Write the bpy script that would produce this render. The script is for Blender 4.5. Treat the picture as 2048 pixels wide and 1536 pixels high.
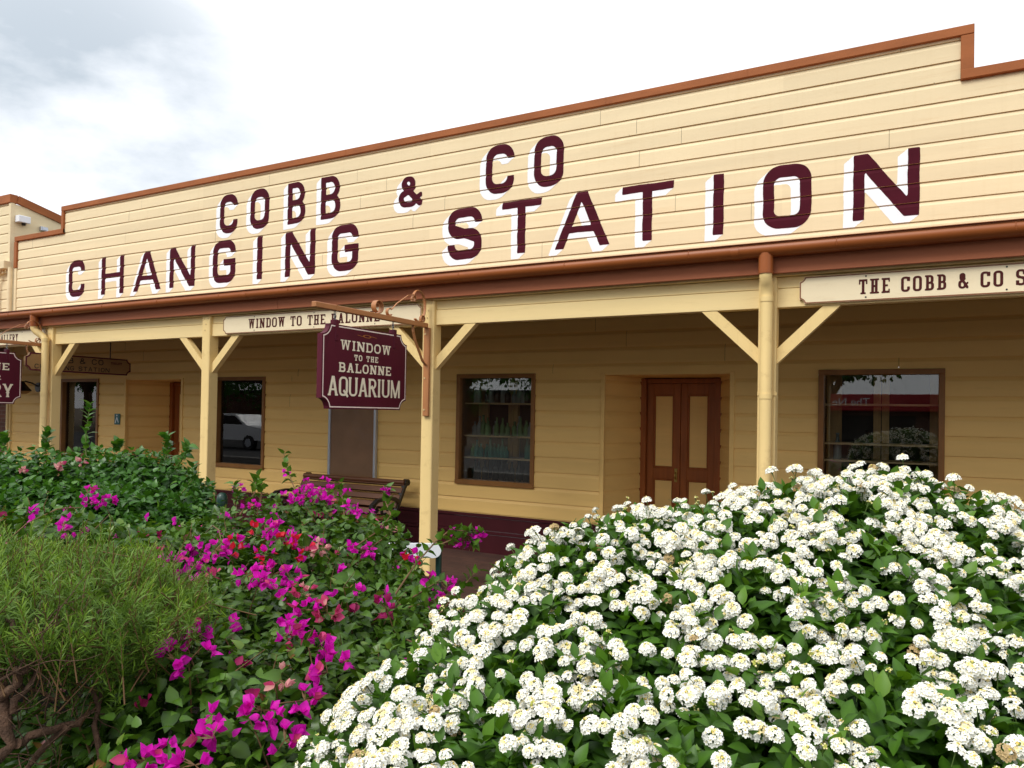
import bpy, bmesh, math, random
import numpy as np
from mathutils import Vector, Matrix

for o in list(bpy.data.objects):
    bpy.data.objects.remove(o)
SC = bpy.context.scene
COL = SC.collection
rad = math.radians
RNG = np.random.default_rng(7)
random.seed(7)

# ------------------------------------------------------------------ camera
EYE = Vector((0.0, 0.0, 1.7))
def camera_axes(yaw, pitch, roll):
    f = Vector((-math.sin(yaw)*math.cos(pitch), math.cos(yaw)*math.cos(pitch), math.sin(pitch)))
    r0 = Vector((math.cos(yaw), math.sin(yaw), 0)); u0 = r0.cross(f)
    r = r0*math.cos(roll) + u0*math.sin(roll); u = u0*math.cos(roll) - r0*math.sin(roll)
    return r, u, f
CR, CU, CF = camera_axes(rad(28.533), rad(0.7505), rad(0.9716))
cam_data = bpy.data.cameras.new('camera'); cam = bpy.data.objects.new('camera', cam_data); COL.objects.link(cam)
cam_data.sensor_width = 36; cam_data.lens = 1485.35/2048*36; cam_data.shift_y = 39.3/2048
cam_data.clip_start = 0.05; cam_data.clip_end = 2000
cam.matrix_world = Matrix(((CR.x, CU.x, -CF.x, EYE.x), (CR.y, CU.y, -CF.y, EYE.y), (CR.z, CU.z, -CF.z, EYE.z), (0, 0, 0, 1)))
SC.camera = cam

# ------------------------------------------------------------------ light
SUN_EL, SUN_AZ = 46.0, 198.0          # azimuth clockwise from +y: the sun stands behind the camera, a little to the left
sd = Vector((math.sin(rad(SUN_AZ))*math.cos(rad(SUN_EL)), math.cos(rad(SUN_AZ))*math.cos(rad(SUN_EL)), math.sin(rad(SUN_EL))))
sun = bpy.data.lights.new('sun', 'SUN'); sun.energy = 2.1; sun.angle = rad(24); sun.color = (1.0, 0.975, 0.92)
so = bpy.data.objects.new('sun', sun); COL.objects.link(so)
so.rotation_euler = sd.to_track_quat('Z', 'Y').to_euler()

W = bpy.data.worlds.new('World'); SC.world = W; W.use_nodes = True
nt = W.node_tree; nt.nodes.clear()
def N(t, tree=None, **kw):
    n = (tree or nt).nodes.new(t)
    for k, v in kw.items(): setattr(n, k, v)
    return n
out = N('ShaderNodeOutputWorld'); bg = N('ShaderNodeBackground'); bg.inputs['Strength'].default_value = 0.1
sky = N('ShaderNodeTexSky', sky_type='NISHITA'); sky.sun_disc = False
sky.sun_elevation = rad(SUN_EL); sky.sun_rotation = rad(SUN_AZ)
tc = N('ShaderNodeTexCoord'); mp = N('ShaderNodeMapping'); mp.inputs['Scale'].default_value = (1.0, 1.0, 2.2)
n1 = N('ShaderNodeTexNoise'); n1.inputs['Scale'].default_value = 3.6; n1.inputs['Detail'].default_value = 9; n1.inputs['Roughness'].default_value = 0.55
nt.links.new(tc.outputs['Generated'], mp.inputs['Vector']); nt.links.new(mp.outputs['Vector'], n1.inputs['Vector'])
# one darker blue-grey bank of cloud over the left end of the building, a faint one to the right
def bank(d, lo, hi):
    dp = N('ShaderNodeVectorMath', operation='DOT_PRODUCT'); dp.inputs[1].default_value = Vector(d).normalized()
    nt.links.new(tc.outputs['Generated'], dp.inputs[0])
    mr = N('ShaderNodeMapRange', interpolation_type='SMOOTHSTEP'); mr.inputs['From Min'].default_value = lo; mr.inputs['From Max'].default_value = hi
    nt.links.new(dp.outputs['Value'], mr.inputs['Value']); return mr.outputs['Result']
b1 = bank((-0.829, 0.472, 0.300), 0.955, 0.999)
b2 = bank((-0.02, 0.9, 0.56), 0.975, 0.999)
m2 = N('ShaderNodeMath', operation='MULTIPLY'); m2.inputs[1].default_value = 0.28; nt.links.new(b2, m2.inputs[0])
mx = N('ShaderNodeMath', operation='MAXIMUM'); nt.links.new(b1, mx.inputs[0]); nt.links.new(m2.outputs[0], mx.inputs[1])
nr = N('ShaderNodeMapRange'); nr.inputs['From Min'].default_value = 0.36; nr.inputs['From Max'].default_value = 0.62
nt.links.new(n1.outputs['Fac'], nr.inputs['Value'])
mm = N('ShaderNodeMath', operation='MULTIPLY'); nt.links.new(mx.outputs[0], mm.inputs[0]); nt.links.new(nr.outputs['Result'], mm.inputs[1])
cl = N('ShaderNodeMix', data_type='RGBA'); cl.inputs['A'].default_value = (11.6, 11.8, 12.2, 1); cl.inputs['B'].default_value = (5.6, 6.3, 7.0, 1)
nt.links.new(mm.outputs[0], cl.inputs['Factor'])
mixs = N('ShaderNodeMix', data_type='RGBA'); mixs.inputs['Factor'].default_value = 0.93
nt.links.new(sky.outputs['Color'], mixs.inputs['A']); nt.links.new(cl.outputs['Result'], mixs.inputs['B'])
nt.links.new(mixs.outputs['Result'], bg.inputs['Color']); nt.links.new(bg.outputs['Background'], out.inputs['Surface'])

SC.view_settings.view_transform = 'Standard'; SC.view_settings.look = 'None'
SC.view_settings.exposure = 0.2; SC.view_settings.gamma = 1.0

# ------------------------------------------------------------------ materials
def newmat(name):
    m = bpy.data.materials.new(name); m.use_nodes = True
    t = m.node_tree; b = t.nodes['Principled BSDF']; return m, t, b
def paint(name, col, rough=0.5, var=0.10, scale=3.0, stretch=(1, 1, 1), stain=None, stain_amt=0.0, bump=0.0, bscale=60, spec=0.4, metal=0.0, stain_scale=5, bstretch=(1, 1, 1), tone=0.0, drip=None):
    """a painted, timber or stone surface: base colour with a soft uneven tone, optional stains and a fine relief"""
    m, t, b = newmat(name)
    tcn = t.nodes.new('ShaderNodeTexCoord'); mpn = t.nodes.new('ShaderNodeMapping'); mpn.inputs['Scale'].default_value = stretch
    t.links.new(tcn.outputs['Object'], mpn.inputs['Vector'])
    no = t.nodes.new('ShaderNodeTexNoise'); no.inputs['Scale'].default_value = scale; no.inputs['Detail'].default_value = 6
    t.links.new(mpn.outputs['Vector'], no.inputs['Vector'])
    mr = t.nodes.new('ShaderNodeMapRange'); mr.inputs['From Min'].default_value = 0.25; mr.inputs['From Max'].default_value = 0.75
    mr.inputs['To Min'].default_value = 1-var; mr.inputs['To Max'].default_value = 1+var
    t.links.new(no.outputs['Fac'], mr.inputs['Value'])
    mul = t.nodes.new('ShaderNodeVectorMath'); mul.operation = 'SCALE'; mul.inputs[0].default_value = col[:3]
    t.links.new(mr.outputs['Result'], mul.inputs['Scale'])
    src = mul.outputs['Vector']
    if stain:
        n2 = t.nodes.new('ShaderNodeTexNoise'); n2.inputs['Scale'].default_value = stain_scale; n2.inputs['Detail'].default_value = 8; n2.inputs['Roughness'].default_value = 0.7
        t.links.new(mpn.outputs['Vector'], n2.inputs['Vector'])
        r2 = t.nodes.new('ShaderNodeMapRange'); r2.inputs['From Min'].default_value = 0.56; r2.inputs['From Max'].default_value = 0.75; r2.inputs['To Max'].default_value = stain_amt
        t.links.new(n2.outputs['Fac'], r2.inputs['Value'])
        mi = t.nodes.new('ShaderNodeMix'); mi.data_type = 'RGBA'; mi.inputs['B'].default_value = (*stain, 1)
        t.links.new(r2.outputs['Result'], mi.inputs['Factor']); t.links.new(src, mi.inputs['A']); src = mi.outputs['Result']
    if tone:        # every board took the paint a little differently
        sp = t.nodes.new('ShaderNodeSeparateXYZ'); t.links.new(tcn.outputs['Object'], sp.inputs[0]); cb = t.nodes.new('ShaderNodeCombineXYZ')
        for ax, off, div in (('X', 31.3, 4.3), ('Z', -1.742, 0.1805)):
            a1 = t.nodes.new('ShaderNodeMath'); a1.operation = 'ADD'; a1.inputs[1].default_value = off; t.links.new(sp.outputs[ax], a1.inputs[0])
            a2 = t.nodes.new('ShaderNodeMath'); a2.operation = 'DIVIDE'; a2.inputs[1].default_value = div; t.links.new(a1.outputs[0], a2.inputs[0])
            a3 = t.nodes.new('ShaderNodeMath'); a3.operation = 'FLOOR'; t.links.new(a2.outputs[0], a3.inputs[0]); t.links.new(a3.outputs[0], cb.inputs[ax])
        wn = t.nodes.new('ShaderNodeTexWhiteNoise'); t.links.new(cb.outputs[0], wn.inputs['Vector'])
        rt = t.nodes.new('ShaderNodeMapRange'); rt.inputs['To Min'].default_value = 1-tone; rt.inputs['To Max'].default_value = 1+tone; t.links.new(wn.outputs['Value'], rt.inputs['Value'])
        v2 = t.nodes.new('ShaderNodeVectorMath'); v2.operation = 'SCALE'; t.links.new(src, v2.inputs[0]); t.links.new(rt.outputs['Result'], v2.inputs['Scale']); src = v2.outputs['Vector']
    if drip:        # faint vertical rain streaks
        md = t.nodes.new('ShaderNodeMapping'); md.inputs['Scale'].default_value = (14, 1, .55); t.links.new(tcn.outputs['Object'], md.inputs['Vector'])
        nd_ = t.nodes.new('ShaderNodeTexNoise'); nd_.inputs['Scale'].default_value = 1.6; nd_.inputs['Detail'].default_value = 5; t.links.new(md.outputs['Vector'], nd_.inputs['Vector'])
        rd = t.nodes.new('ShaderNodeMapRange'); rd.inputs['From Min'].default_value = 0.55; rd.inputs['From Max'].default_value = 0.8; rd.inputs['To Max'].default_value = drip[3]; t.links.new(nd_.outputs['Fac'], rd.inputs['Value'])
        md2 = t.nodes.new('ShaderNodeMix'); md2.data_type = 'RGBA'; md2.inputs['B'].default_value = (*drip[:3], 1); t.links.new(rd.outputs['Result'], md2.inputs['Factor']); t.links.new(src, md2.inputs['A']); src = md2.outputs['Result']
    t.links.new(src, b.inputs['Base Color'])
    b.inputs['Roughness'].default_value = rough; b.inputs['Specular IOR Level'].default_value = spec; b.inputs['Metallic'].default_value = metal
    if bump:
        mb = t.nodes.new('ShaderNodeMapping'); mb.inputs['Scale'].default_value = bstretch
        t.links.new(tcn.outputs['Object'], mb.inputs['Vector'])
        n3 = t.nodes.new('ShaderNodeTexNoise'); n3.inputs['Scale'].default_value = bscale; n3.inputs['Detail'].default_value = 4
        t.links.new(mb.outputs['Vector'], n3.inputs['Vector'])
        bu = t.nodes.new('ShaderNodeBump'); bu.inputs['Strength'].default_value = bump; bu.inputs['Distance'].default_value = 0.01
        t.links.new(n3.outputs['Fac'], bu.inputs['Height']); t.links.new(bu.outputs['Normal'], b.inputs['Normal'])
    return m
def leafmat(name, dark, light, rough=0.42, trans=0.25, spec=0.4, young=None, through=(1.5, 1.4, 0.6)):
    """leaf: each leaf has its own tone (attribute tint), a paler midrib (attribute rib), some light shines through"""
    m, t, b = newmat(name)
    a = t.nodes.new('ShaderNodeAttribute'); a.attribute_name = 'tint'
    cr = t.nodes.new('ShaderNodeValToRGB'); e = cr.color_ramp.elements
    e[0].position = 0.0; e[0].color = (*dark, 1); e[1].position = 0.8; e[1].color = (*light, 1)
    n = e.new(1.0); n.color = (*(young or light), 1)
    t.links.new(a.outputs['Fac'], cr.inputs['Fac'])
    r = t.nodes.new('ShaderNodeAttribute'); r.attribute_name = 'rib'
    mi = t.nodes.new('ShaderNodeMix'); mi.data_type = 'RGBA'; mi.inputs['B'].default_value = (light[0]*1.5, light[1]*1.5, light[2]*1.3, 1)
    rm = t.nodes.new('ShaderNodeMath'); rm.operation = 'MULTIPLY'; rm.inputs[1].default_value = 0.35
    t.links.new(r.outputs['Fac'], rm.inputs[0]); t.links.new(rm.outputs[0], mi.inputs['Factor']); t.links.new(cr.outputs['Color'], mi.inputs['A'])
    t.links.new(mi.outputs['Result'], b.inputs['Base Color'])
    b.inputs['Roughness'].default_value = rough; b.inputs['Specular IOR Level'].default_value = spec
    tr = t.nodes.new('ShaderNodeBsdfTranslucent'); ms = t.nodes.new('ShaderNodeMixShader'); ms.inputs['Fac'].default_value = trans
    g = t.nodes.new('ShaderNodeVectorMath'); g.operation = 'MULTIPLY'; g.inputs[1].default_value = through
    t.links.new(mi.outputs['Result'], g.inputs[0]); t.links.new(g.outputs['Vector'], tr.inputs['Color'])
    o = t.nodes['Material Output']
    t.links.new(b.outputs['BSDF'], ms.inputs[1]); t.links.new(tr.outputs['BSDF'], ms.inputs[2]); t.links.new(ms.outputs['Shader'], o.inputs['Surface'])
    return m
def petalmat(name, c1, c2, rough=0.6, trans=0.35):
    return leafmat(name, c1, c2, rough, trans, 0.2, None, (1.1, 1.0, 1.1))
def glassmat(name, tint=(0.93, 0.95, 0.94)):
    m, t, b = newmat(name); t.nodes.remove(b)
    fr = t.nodes.new('ShaderNodeFresnel'); fr.inputs['IOR'].default_value = 1.55
    sc = t.nodes.new('ShaderNodeMath'); sc.operation = 'MULTIPLY_ADD'; sc.inputs[1].default_value = 1.15; sc.inputs[2].default_value = 0.01
    gl = t.nodes.new('ShaderNodeBsdfGlossy'); gl.inputs['Roughness'].default_value = 0.004
    tr = t.nodes.new('ShaderNodeBsdfTransparent'); tr.inputs['Color'].default_value = (*tint, 1)
    mi = t.nodes.new('ShaderNodeMixShader'); o = t.nodes['Material Output']
    t.links.new(fr.outputs['Fac'], sc.inputs[0]); t.links.new(sc.outputs[0], mi.inputs['Fac'])
    t.links.new(tr.outputs['BSDF'], mi.inputs[1]); t.links.new(gl.outputs['BSDF'], mi.inputs[2]); t.links.new(mi.outputs['Shader'], o.inputs['Surface'])
    return m
def bottlemat(name, col, rough=0.08):
    m, t, b = newmat(name)
    b.inputs['Base Color'].default_value = (*col, 1); b.inputs['Roughness'].default_value = rough
    b.inputs['Transmission Weight'].default_value = 0.3; b.inputs['IOR'].default_value = 1.3
    return m

M = {}
M['cream'] = paint('cream_paint', (0.74, 0.615, 0.385), 0.7, 0.05, 1.6, (0.5, 1, 6), stain=(0.55, 0.33, 0.12), stain_amt=0.25, stain_scale=3.0, tone=.045, drip=(.55, .40, .18, .12), bump=0.12, bscale=25, bstretch=(0.6, 1, 8))
M['bounce_buff'] = paint('bounce_tinted_buff', (0.84, 0.545, 0.18), 0.55, 0.05, 1.4, (0.5, 1, 5), stain=(0.5, 0.3, 0.1), stain_amt=0.22, tone=.03, bump=0.08, bscale=30, bstretch=(0.6, 1, 8))  # colour yellowed and brightened to carry warm light bouncing under the verandah
M['trim'] = paint('trim_paint', (0.80, 0.59, 0.255), 0.55, 0.06, 2, (1, 1, 1), stain=(0.42, 0.25, 0.09), stain_amt=0.4, stain_scale=9, drip=(.5, .32, .12, .2), bump=0.08, bscale=30)
M['beam'] = paint('beam_paint', (0.80, 0.61, 0.29), 0.55, 0.06, 1.2, (0.6, 1, 5), stain=(0.5, 0.32, 0.12), stain_amt=0.25, bump=0.12, bscale=20, bstretch=(0.5, 1, 8))
M['coping'] = paint('brown_coping_paint', (0.31, 0.102, 0.032), 0.65, 0.16, 2.2, (1, 1, 3), stain=(0.16, 0.05, 0.02), stain_amt=0.5, bump=0.15, bscale=40, spec=.2)
M['gutter'] = paint('brown_gutter_enamel', (0.30, 0.085, 0.02), 0.4, 0.10, 2, stain=(0.14, 0.045, 0.02), stain_amt=0.4, spec=0.3)
M['fascia'] = paint('brown_fascia_paint', (0.33, 0.105, 0.045), 0.6, 0.10, 1.5, (0.5, 1, 4), stain=(0.2, 0.06, 0.035), stain_amt=0.35, bump=0.08, spec=.25)
M['maroon'] = paint('maroon_lettering_paint', (0.060, 0.0065, 0.014), 0.75, 0.15, 6, spec=.08)
M['white'] = paint('white_lettering_paint', (0.82, 0.85, 0.88), 0.7, 0.04, 5, spec=.1)
M['plinth'] = paint('maroon_plinth_paint', (0.050, 0.007, 0.010), 0.5, 0.18, 3, spec=.2)
M['wood_frame'] = paint('brown_window_timber', (0.25, 0.105, 0.022), 0.45, 0.22, 5, (1, 1, 1), bump=0.05)
M['door'] = paint('red_brown_door_varnish', (0.30, 0.085, 0.017), 0.4, 0.22, 4, (6, 1, 0.7), spec=0.3)
M['dark'] = paint('dark_interior', (0.018, 0.013, 0.010), 0.8, 0.2, 3)
M['inner_wood'] = paint('display_case_timber', (0.42, 0.25, 0.09), 0.55, 0.2, 4, (6, 1, 1))
M['shelf'] = paint('shelf_timber', (0.50, 0.34, 0.17), 0.5, 0.1, 5)
M['glass'] = glassmat('window_glass')
M['brass'] = paint('aged_brass', (0.55, 0.40, 0.12), 0.3, 0.15, 20, metal=1.0)
M['alu'] = paint('silver_frame', (0.50, 0.53, 0.58), 0.38, 0.08, 8, metal=0.6)
M['board_panel'] = paint('noticeboard_panel', (0.23, 0.125, 0.066), 0.25, 0.25, 2.2, stain=(0.22, 0.13, 0.09), stain_amt=0.6, stain_scale=2.5, spec=0.6)
M['bench_wood'] = paint('bench_slat_timber', (0.115, 0.040, 0.014), 0.45, 0.25, 8, (0.5, 4, 4), bump=0.1)
M['iron'] = paint('black_cast_iron', (0.012, 0.010, 0.010), 0.4, 0.2, 10, spec=0.5)
M['sign'] = paint('maroon_sign_paint', (0.085, 0.008, 0.020), 0.5, 0.16, 3, (1, 1, 0.3), stain=(0.05, 0.006, 0.010), stain_amt=0.6, stain_scale=6, spec=0.2)
M['sign_cream'] = paint('cream_sign_lettering', (0.82, 0.74, 0.56), 0.5, 0.06, 6)
M['sign_pink'] = paint('pale_sign_border', (0.84, 0.70, 0.62), 0.5, 0.06, 6)
M['crack'] = paint('dark_crack', (0.02, 0.004, 0.006), 0.7, 0.1, 6)
M['gold'] = paint('worn_gold_scroll', (0.36, 0.12, 0.02), 0.5, 0.2, 20)
M['name_board'] = paint('name_board_paint', (0.82, 0.69, 0.46), 0.5, 0.05, 2, (1, 1, 4), stain=(0.6, 0.42, 0.22), stain_amt=0.25, bump=0.06)
M['border'] = paint('brown_border_paint', (0.22, 0.08, 0.03), 0.5, 0.1, 6)
M['lettering'] = paint('brown_maroon_lettering', (0.070, 0.012, 0.010), 0.6, 0.15, 12, spec=.15)
M['bracket'] = paint('tan_bracket_paint', (0.42, 0.175, 0.065), 0.42, 0.10, 6, stain=(0.25, 0.09, 0.03), stain_amt=0.4)
M['dull_sign'] = paint('dull_tan_sign', (0.30, 0.17, 0.065), 0.55, 0.12, 3)
M['chain'] = paint('grey_chain', (0.28, 0.28, 0.28), 0.4, 0.1, 20, metal=0.8)
M['bolt'] = paint('bolt_paint', (0.62, 0.46, 0.22), 0.4, 0.1, 30)
M['pvc'] = paint('white_plastic', (0.78, 0.80, 0.83), 0.4, 0.04, 4)
M['green_post'] = paint('dark_green_enamel', (0.012, 0.045, 0.032), 0.35, 0.15, 8, spec=0.5)
M['brick'] = None
def brickmat(name, c1, c2, mortar, scale, rough=0.8, w=0.23, h=0.076, axis='XZ'):
    m, t, b = newmat(name)
    tcn = t.nodes.new('ShaderNodeTexCoord'); sp = t.nodes.new('ShaderNodeSeparateXYZ'); cb = t.nodes.new('ShaderNodeCombineXYZ')
    t.links.new(tcn.outputs['Object'], sp.inputs[0]); t.links.new(sp.outputs['X'], cb.inputs['X']); t.links.new(sp.outputs['Z' if axis == 'XZ' else 'Y'], cb.inputs['Y'])
    br = t.nodes.new('ShaderNodeTexBrick'); br.inputs['Scale'].default_value = 1
    br.inputs['Brick Width'].default_value = w; br.inputs['Row Height'].default_value = h; br.inputs['Mortar Size'].default_value = 0.005
    br.inputs['Color1'].default_value = (*c1, 1); br.inputs['Color2'].default_value = (*c2, 1); br.inputs['Mortar'].default_value = (*mortar, 1)
    t.links.new(cb.outputs[0], br.inputs['Vector'])
    no = t.nodes.new('ShaderNodeTexNoise'); no.inputs['Scale'].default_value = 2.5; no.inputs['Detail'].default_value = 6; t.links.new(tcn.outputs['Object'], no.inputs['Vector'])
    mr = t.nodes.new('ShaderNodeMapRange'); mr.inputs['To Min'].default_value = 0.6; mr.inputs['To Max'].default_value = 1.4; t.links.new(no.outputs['Fac'], mr.inputs['Value'])
    mu = t.nodes.new('ShaderNodeVectorMath'); mu.operation = 'SCALE'; t.links.new(br.outputs['Color'], mu.inputs[0]); t.links.new(mr.outputs['Result'], mu.inputs['Scale'])
    t.links.new(mu.outputs['Vector'], b.inputs['Base Color']); b.inputs['Roughness'].default_value = rough
    bu = t.nodes.new('ShaderNodeBump'); bu.inputs['Strength'].default_value = 0.5; bu.inputs['Distance'].default_value = 0.006; bu.invert = True
    t.links.new(br.outputs['Fac'], bu.inputs['Height']); t.links.new(bu.outputs['Normal'], b.inputs['Normal'])
    return m
M['brick'] = brickmat('brown_brick', (0.17, 0.06, 0.035), (0.12, 0.045, 0.028), (0.2, 0.15, 0.11), 1)
M['paver'] = brickmat('red_brown_pavers', (0.085, 0.038, 0.026), (0.062, 0.028, 0.02), (0.04, 0.022, 0.016), 1, 0.7, 0.23, 0.115, 'XY')
M['soil'] = paint('shade_darkened_mulch', (0.016, 0.010, 0.007), 0.95, 0.4, 9, bump=0.6, bscale=30)  # mulch made darker: shade of the dense foliage put into its colour
M['dry_ground'] = paint('dry_verge_ground', (0.13, 0.095, 0.06), 0.95, 0.25, 0.6, bump=0.3, bscale=12)
M['asphalt'] = paint('asphalt', (0.055, 0.053, 0.052), 0.9, 0.2, 2, bump=0.3, bscale=80)
M['bark'] = paint('brown_bark', (0.085, 0.045, 0.026), 0.9, 0.5, 30, (1, 1, 1), stain=(0.28, 0.19, 0.12), stain_amt=0.7, stain_scale=22, bump=1.0, bscale=110)
M['twig'] = paint('brown_twig', (0.14, 0.075, 0.03), 0.7, 0.3, 10)
M['stem'] = paint('green_stem', (0.10, 0.13, 0.03), 0.6, 0.2, 10)

# ------------------------------------------------------------------ object helpers
def tag(o, label=None, cat=None, group=None, kind=None):
    if label: o['label'] = label
    if cat: o['category'] = cat
    if group: o['group'] = group
    if kind: o['kind'] = kind
    return o
def empty(name, loc=(0, 0, 0), label=None, cat=None, group=None):
    o = bpy.data.objects.new(name, None); o.empty_display_size = 0.1; o.location = loc; COL.objects.link(o)
    return tag(o, label, cat, group)
def put(name, me, parent=None, local=False):
    """link mesh data as ONE object; geometry is given in world metres, so a child is shifted back by its parent's place"""
    o = bpy.data.objects.new(name, me); COL.objects.link(o)
    if parent:
        o.parent = parent
        if not local:
            p = Vector((0, 0, 0)); q = parent
            while q: p += q.location; q = q.parent
            o.location = -p
    return o
class MB:
    """collects faces; build() links them as one mesh object"""
    def __init__(s): s.v = []; s.f = []; s.m = []; s.sm = []
    def add(s, verts, faces, mi=0, smooth=False):
        b = len(s.v); s.v.extend([tuple(p) for p in verts])
        for f in faces: s.f.append([b+i for i in f]); s.m.append(mi); s.sm.append(smooth)
    def box(s, x0, x1, y0, y1, z0, z1, mi=0, c=0.0):
        if x1 < x0: x0, x1 = x1, x0
        if y1 < y0: y0, y1 = y1, y0
        if z1 < z0: z0, z1 = z1, z0
        if c <= 0:
            v = [(x, y, z) for x in (x0, x1) for y in (y0, y1) for z in (z0, z1)]
            s.add(v, [(0, 1, 3, 2), (4, 6, 7, 5), (0, 4, 5, 1), (2, 3, 7, 6), (0, 2, 6, 4), (1, 5, 7, 3)], mi); return
        bm = bmesh.new(); bmesh.ops.create_cube(bm, size=1)
        for w in bm.verts: w.co = Vector(((x0+x1)/2+w.co.x*(x1-x0), (y0+y1)/2+w.co.y*(y1-y0), (z0+z1)/2+w.co.z*(z1-z0)))
        bmesh.ops.bevel(bm, geom=bm.edges[:], offset=min(c, (x1-x0)*.45, (y1-y0)*.45, (z1-z0)*.45), segments=1, affect='EDGES')
        s.from_bm(bm, mi)
    def from_bm(s, bm, mi=0, smooth=False):
        bm.verts.index_update()
        s.add([v.co for v in bm.verts], [[v.index for v in f.verts] for f in bm.faces], mi, smooth); bm.free()
    def bar(s, p, q, wx, wz, up=(0, 0, 1), mi=0, c=0.0):
        """rectangular bar from p to q: wx across, wz in the up direction"""
        p, q = Vector(p), Vector(q); d = (q-p); L = d.length; d.normalize(); a = d.cross(Vector(up)).normalized(); u = a.cross(d)
        bm = bmesh.new(); bmesh.ops.create_cube(bm, size=1)
        for w in bm.verts: w.co = p + d*(w.co.x+0.5)*L + a*w.co.y*wx + u*w.co.z*wz
        if c: bmesh.ops.bevel(bm, geom=bm.edges[:], offset=c, segments=1, affect='EDGES')
        s.from_bm(bm, mi)
    def tube(s, pts, r, n=8, mi=0, smooth=True, cap=True, squash=None):
        pts = [Vector(p) for p in pts]; k = len(pts); rr = r if isinstance(r, (list, tuple)) else [r]*k
        V = []; prev = None
        for i, p in enumerate(pts):
            d = (pts[min(i+1, k-1)]-pts[max(i-1, 0)]).normalized()
            if prev is None:
                a = d.cross(Vector((0, 0, 1)));
                if a.length < 1e-3: a = d.cross(Vector((0, 1, 0)))
            else: a = prev - d*prev.dot(d)
            a.normalize(); prev = a; b = d.cross(a)
            for j in range(n):
                t = 2*math.pi*j/n; V.append(p + a*math.cos(t)*rr[i] + b*math.sin(t)*rr[i])
        F = [(i*n+j, i*n+(j+1) % n, (i+1)*n+(j+1) % n, (i+1)*n+j) for i in range(k-1) for j in range(n)]
        s.add(V, F, mi, smooth)
        if cap: s.add(V[:n], [list(range(n))[::-1]], mi); s.add(V[-n:], [list(range(n))], mi)
    def lathe(s, prof, c=(0, 0, 0), n=12, mi=0, smooth=True):
        V = [(c[0]+r*math.cos(2*math.pi*j/n), c[1]+r*math.sin(2*math.pi*j/n), c[2]+z) for r, z in prof for j in range(n)]
        F = [(i*n+j, i*n+(j+1) % n, (i+1)*n+(j+1) % n, (i+1)*n+j) for i in range(len(prof)-1) for j in range(n)]
        s.add(V, F, mi, smooth)
    def prism(s, poly, org, u, v, depth, mi=0):
        """outline poly (2-D) in the plane org + u*x + v*y, extruded by depth along u x v"""
        org, u, v = Vector(org), Vector(u), Vector(v); n = u.cross(v); k = len(poly)
        A = [org+u*x+v*y for x, y in poly]; B = [p+n*depth for p in A]
        s.add(A+B, [list(range(k))[::-1], [k+i for i in range(k)]] + [(i, (i+1) % k, k+(i+1) % k, k+i) for i in range(k)], mi)
    def mesh(s, name, mats):
        me = bpy.data.meshes.new(name); me.from_pydata(s.v, [], s.f)
        for m in (mats if isinstance(mats, (list, tuple)) else [mats]): me.materials.append(m)
        me.polygons.foreach_set('material_index', s.m); me.polygons.foreach_set('use_smooth', s.sm); me.update(); return me
    def build(s, name, mats, parent=None): return put(name, s.mesh(name, mats), parent)

# ------------------------------------------------------------------ lettering: strokes -> signed distance -> flat clean-edged sheets
def sbox(X, Z, x0, x1, z0, z1): return np.maximum(np.abs(X-(x0+x1)/2)-(x1-x0)/2, np.abs(Z-(z0+z1)/2)-(z1-z0)/2)
def rbox(X, Z, x0, x1, z0, z1, r):
    r = max(1e-4, min(r, (x1-x0)/2, (z1-z0)/2))
    qx = np.abs(X-(x0+x1)/2)-(x1-x0)/2+r; qz = np.abs(Z-(z0+z1)/2)-(z1-z0)/2+r
    return np.hypot(np.maximum(qx, 0), np.maximum(qz, 0))+np.minimum(np.maximum(qx, qz), 0)-r
def seg(X, Z, p, q, t, ext=0.3):
    dx, dz = q[0]-p[0], q[1]-p[1]; L = math.hypot(dx, dz); dx /= L; dz /= L
    a = (X-p[0])*dx+(Z-p[1])*dz; b = -(X-p[0])*dz+(Z-p[1])*dx
    return np.maximum(np.abs(b)-t/2, np.maximum(-a-ext*t*3, a-L-ext*t*3))
def cap(X, Z, p, q, t):
    dx, dz = q[0]-p[0], q[1]-p[1]; k = np.clip(((X-p[0])*dx+(Z-p[1])*dz)/(dx*dx+dz*dz), 0, 1)
    return np.hypot(X-p[0]-k*dx, Z-p[1]-k*dz)-t/2
mn, mxx = np.minimum, np.maximum
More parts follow.
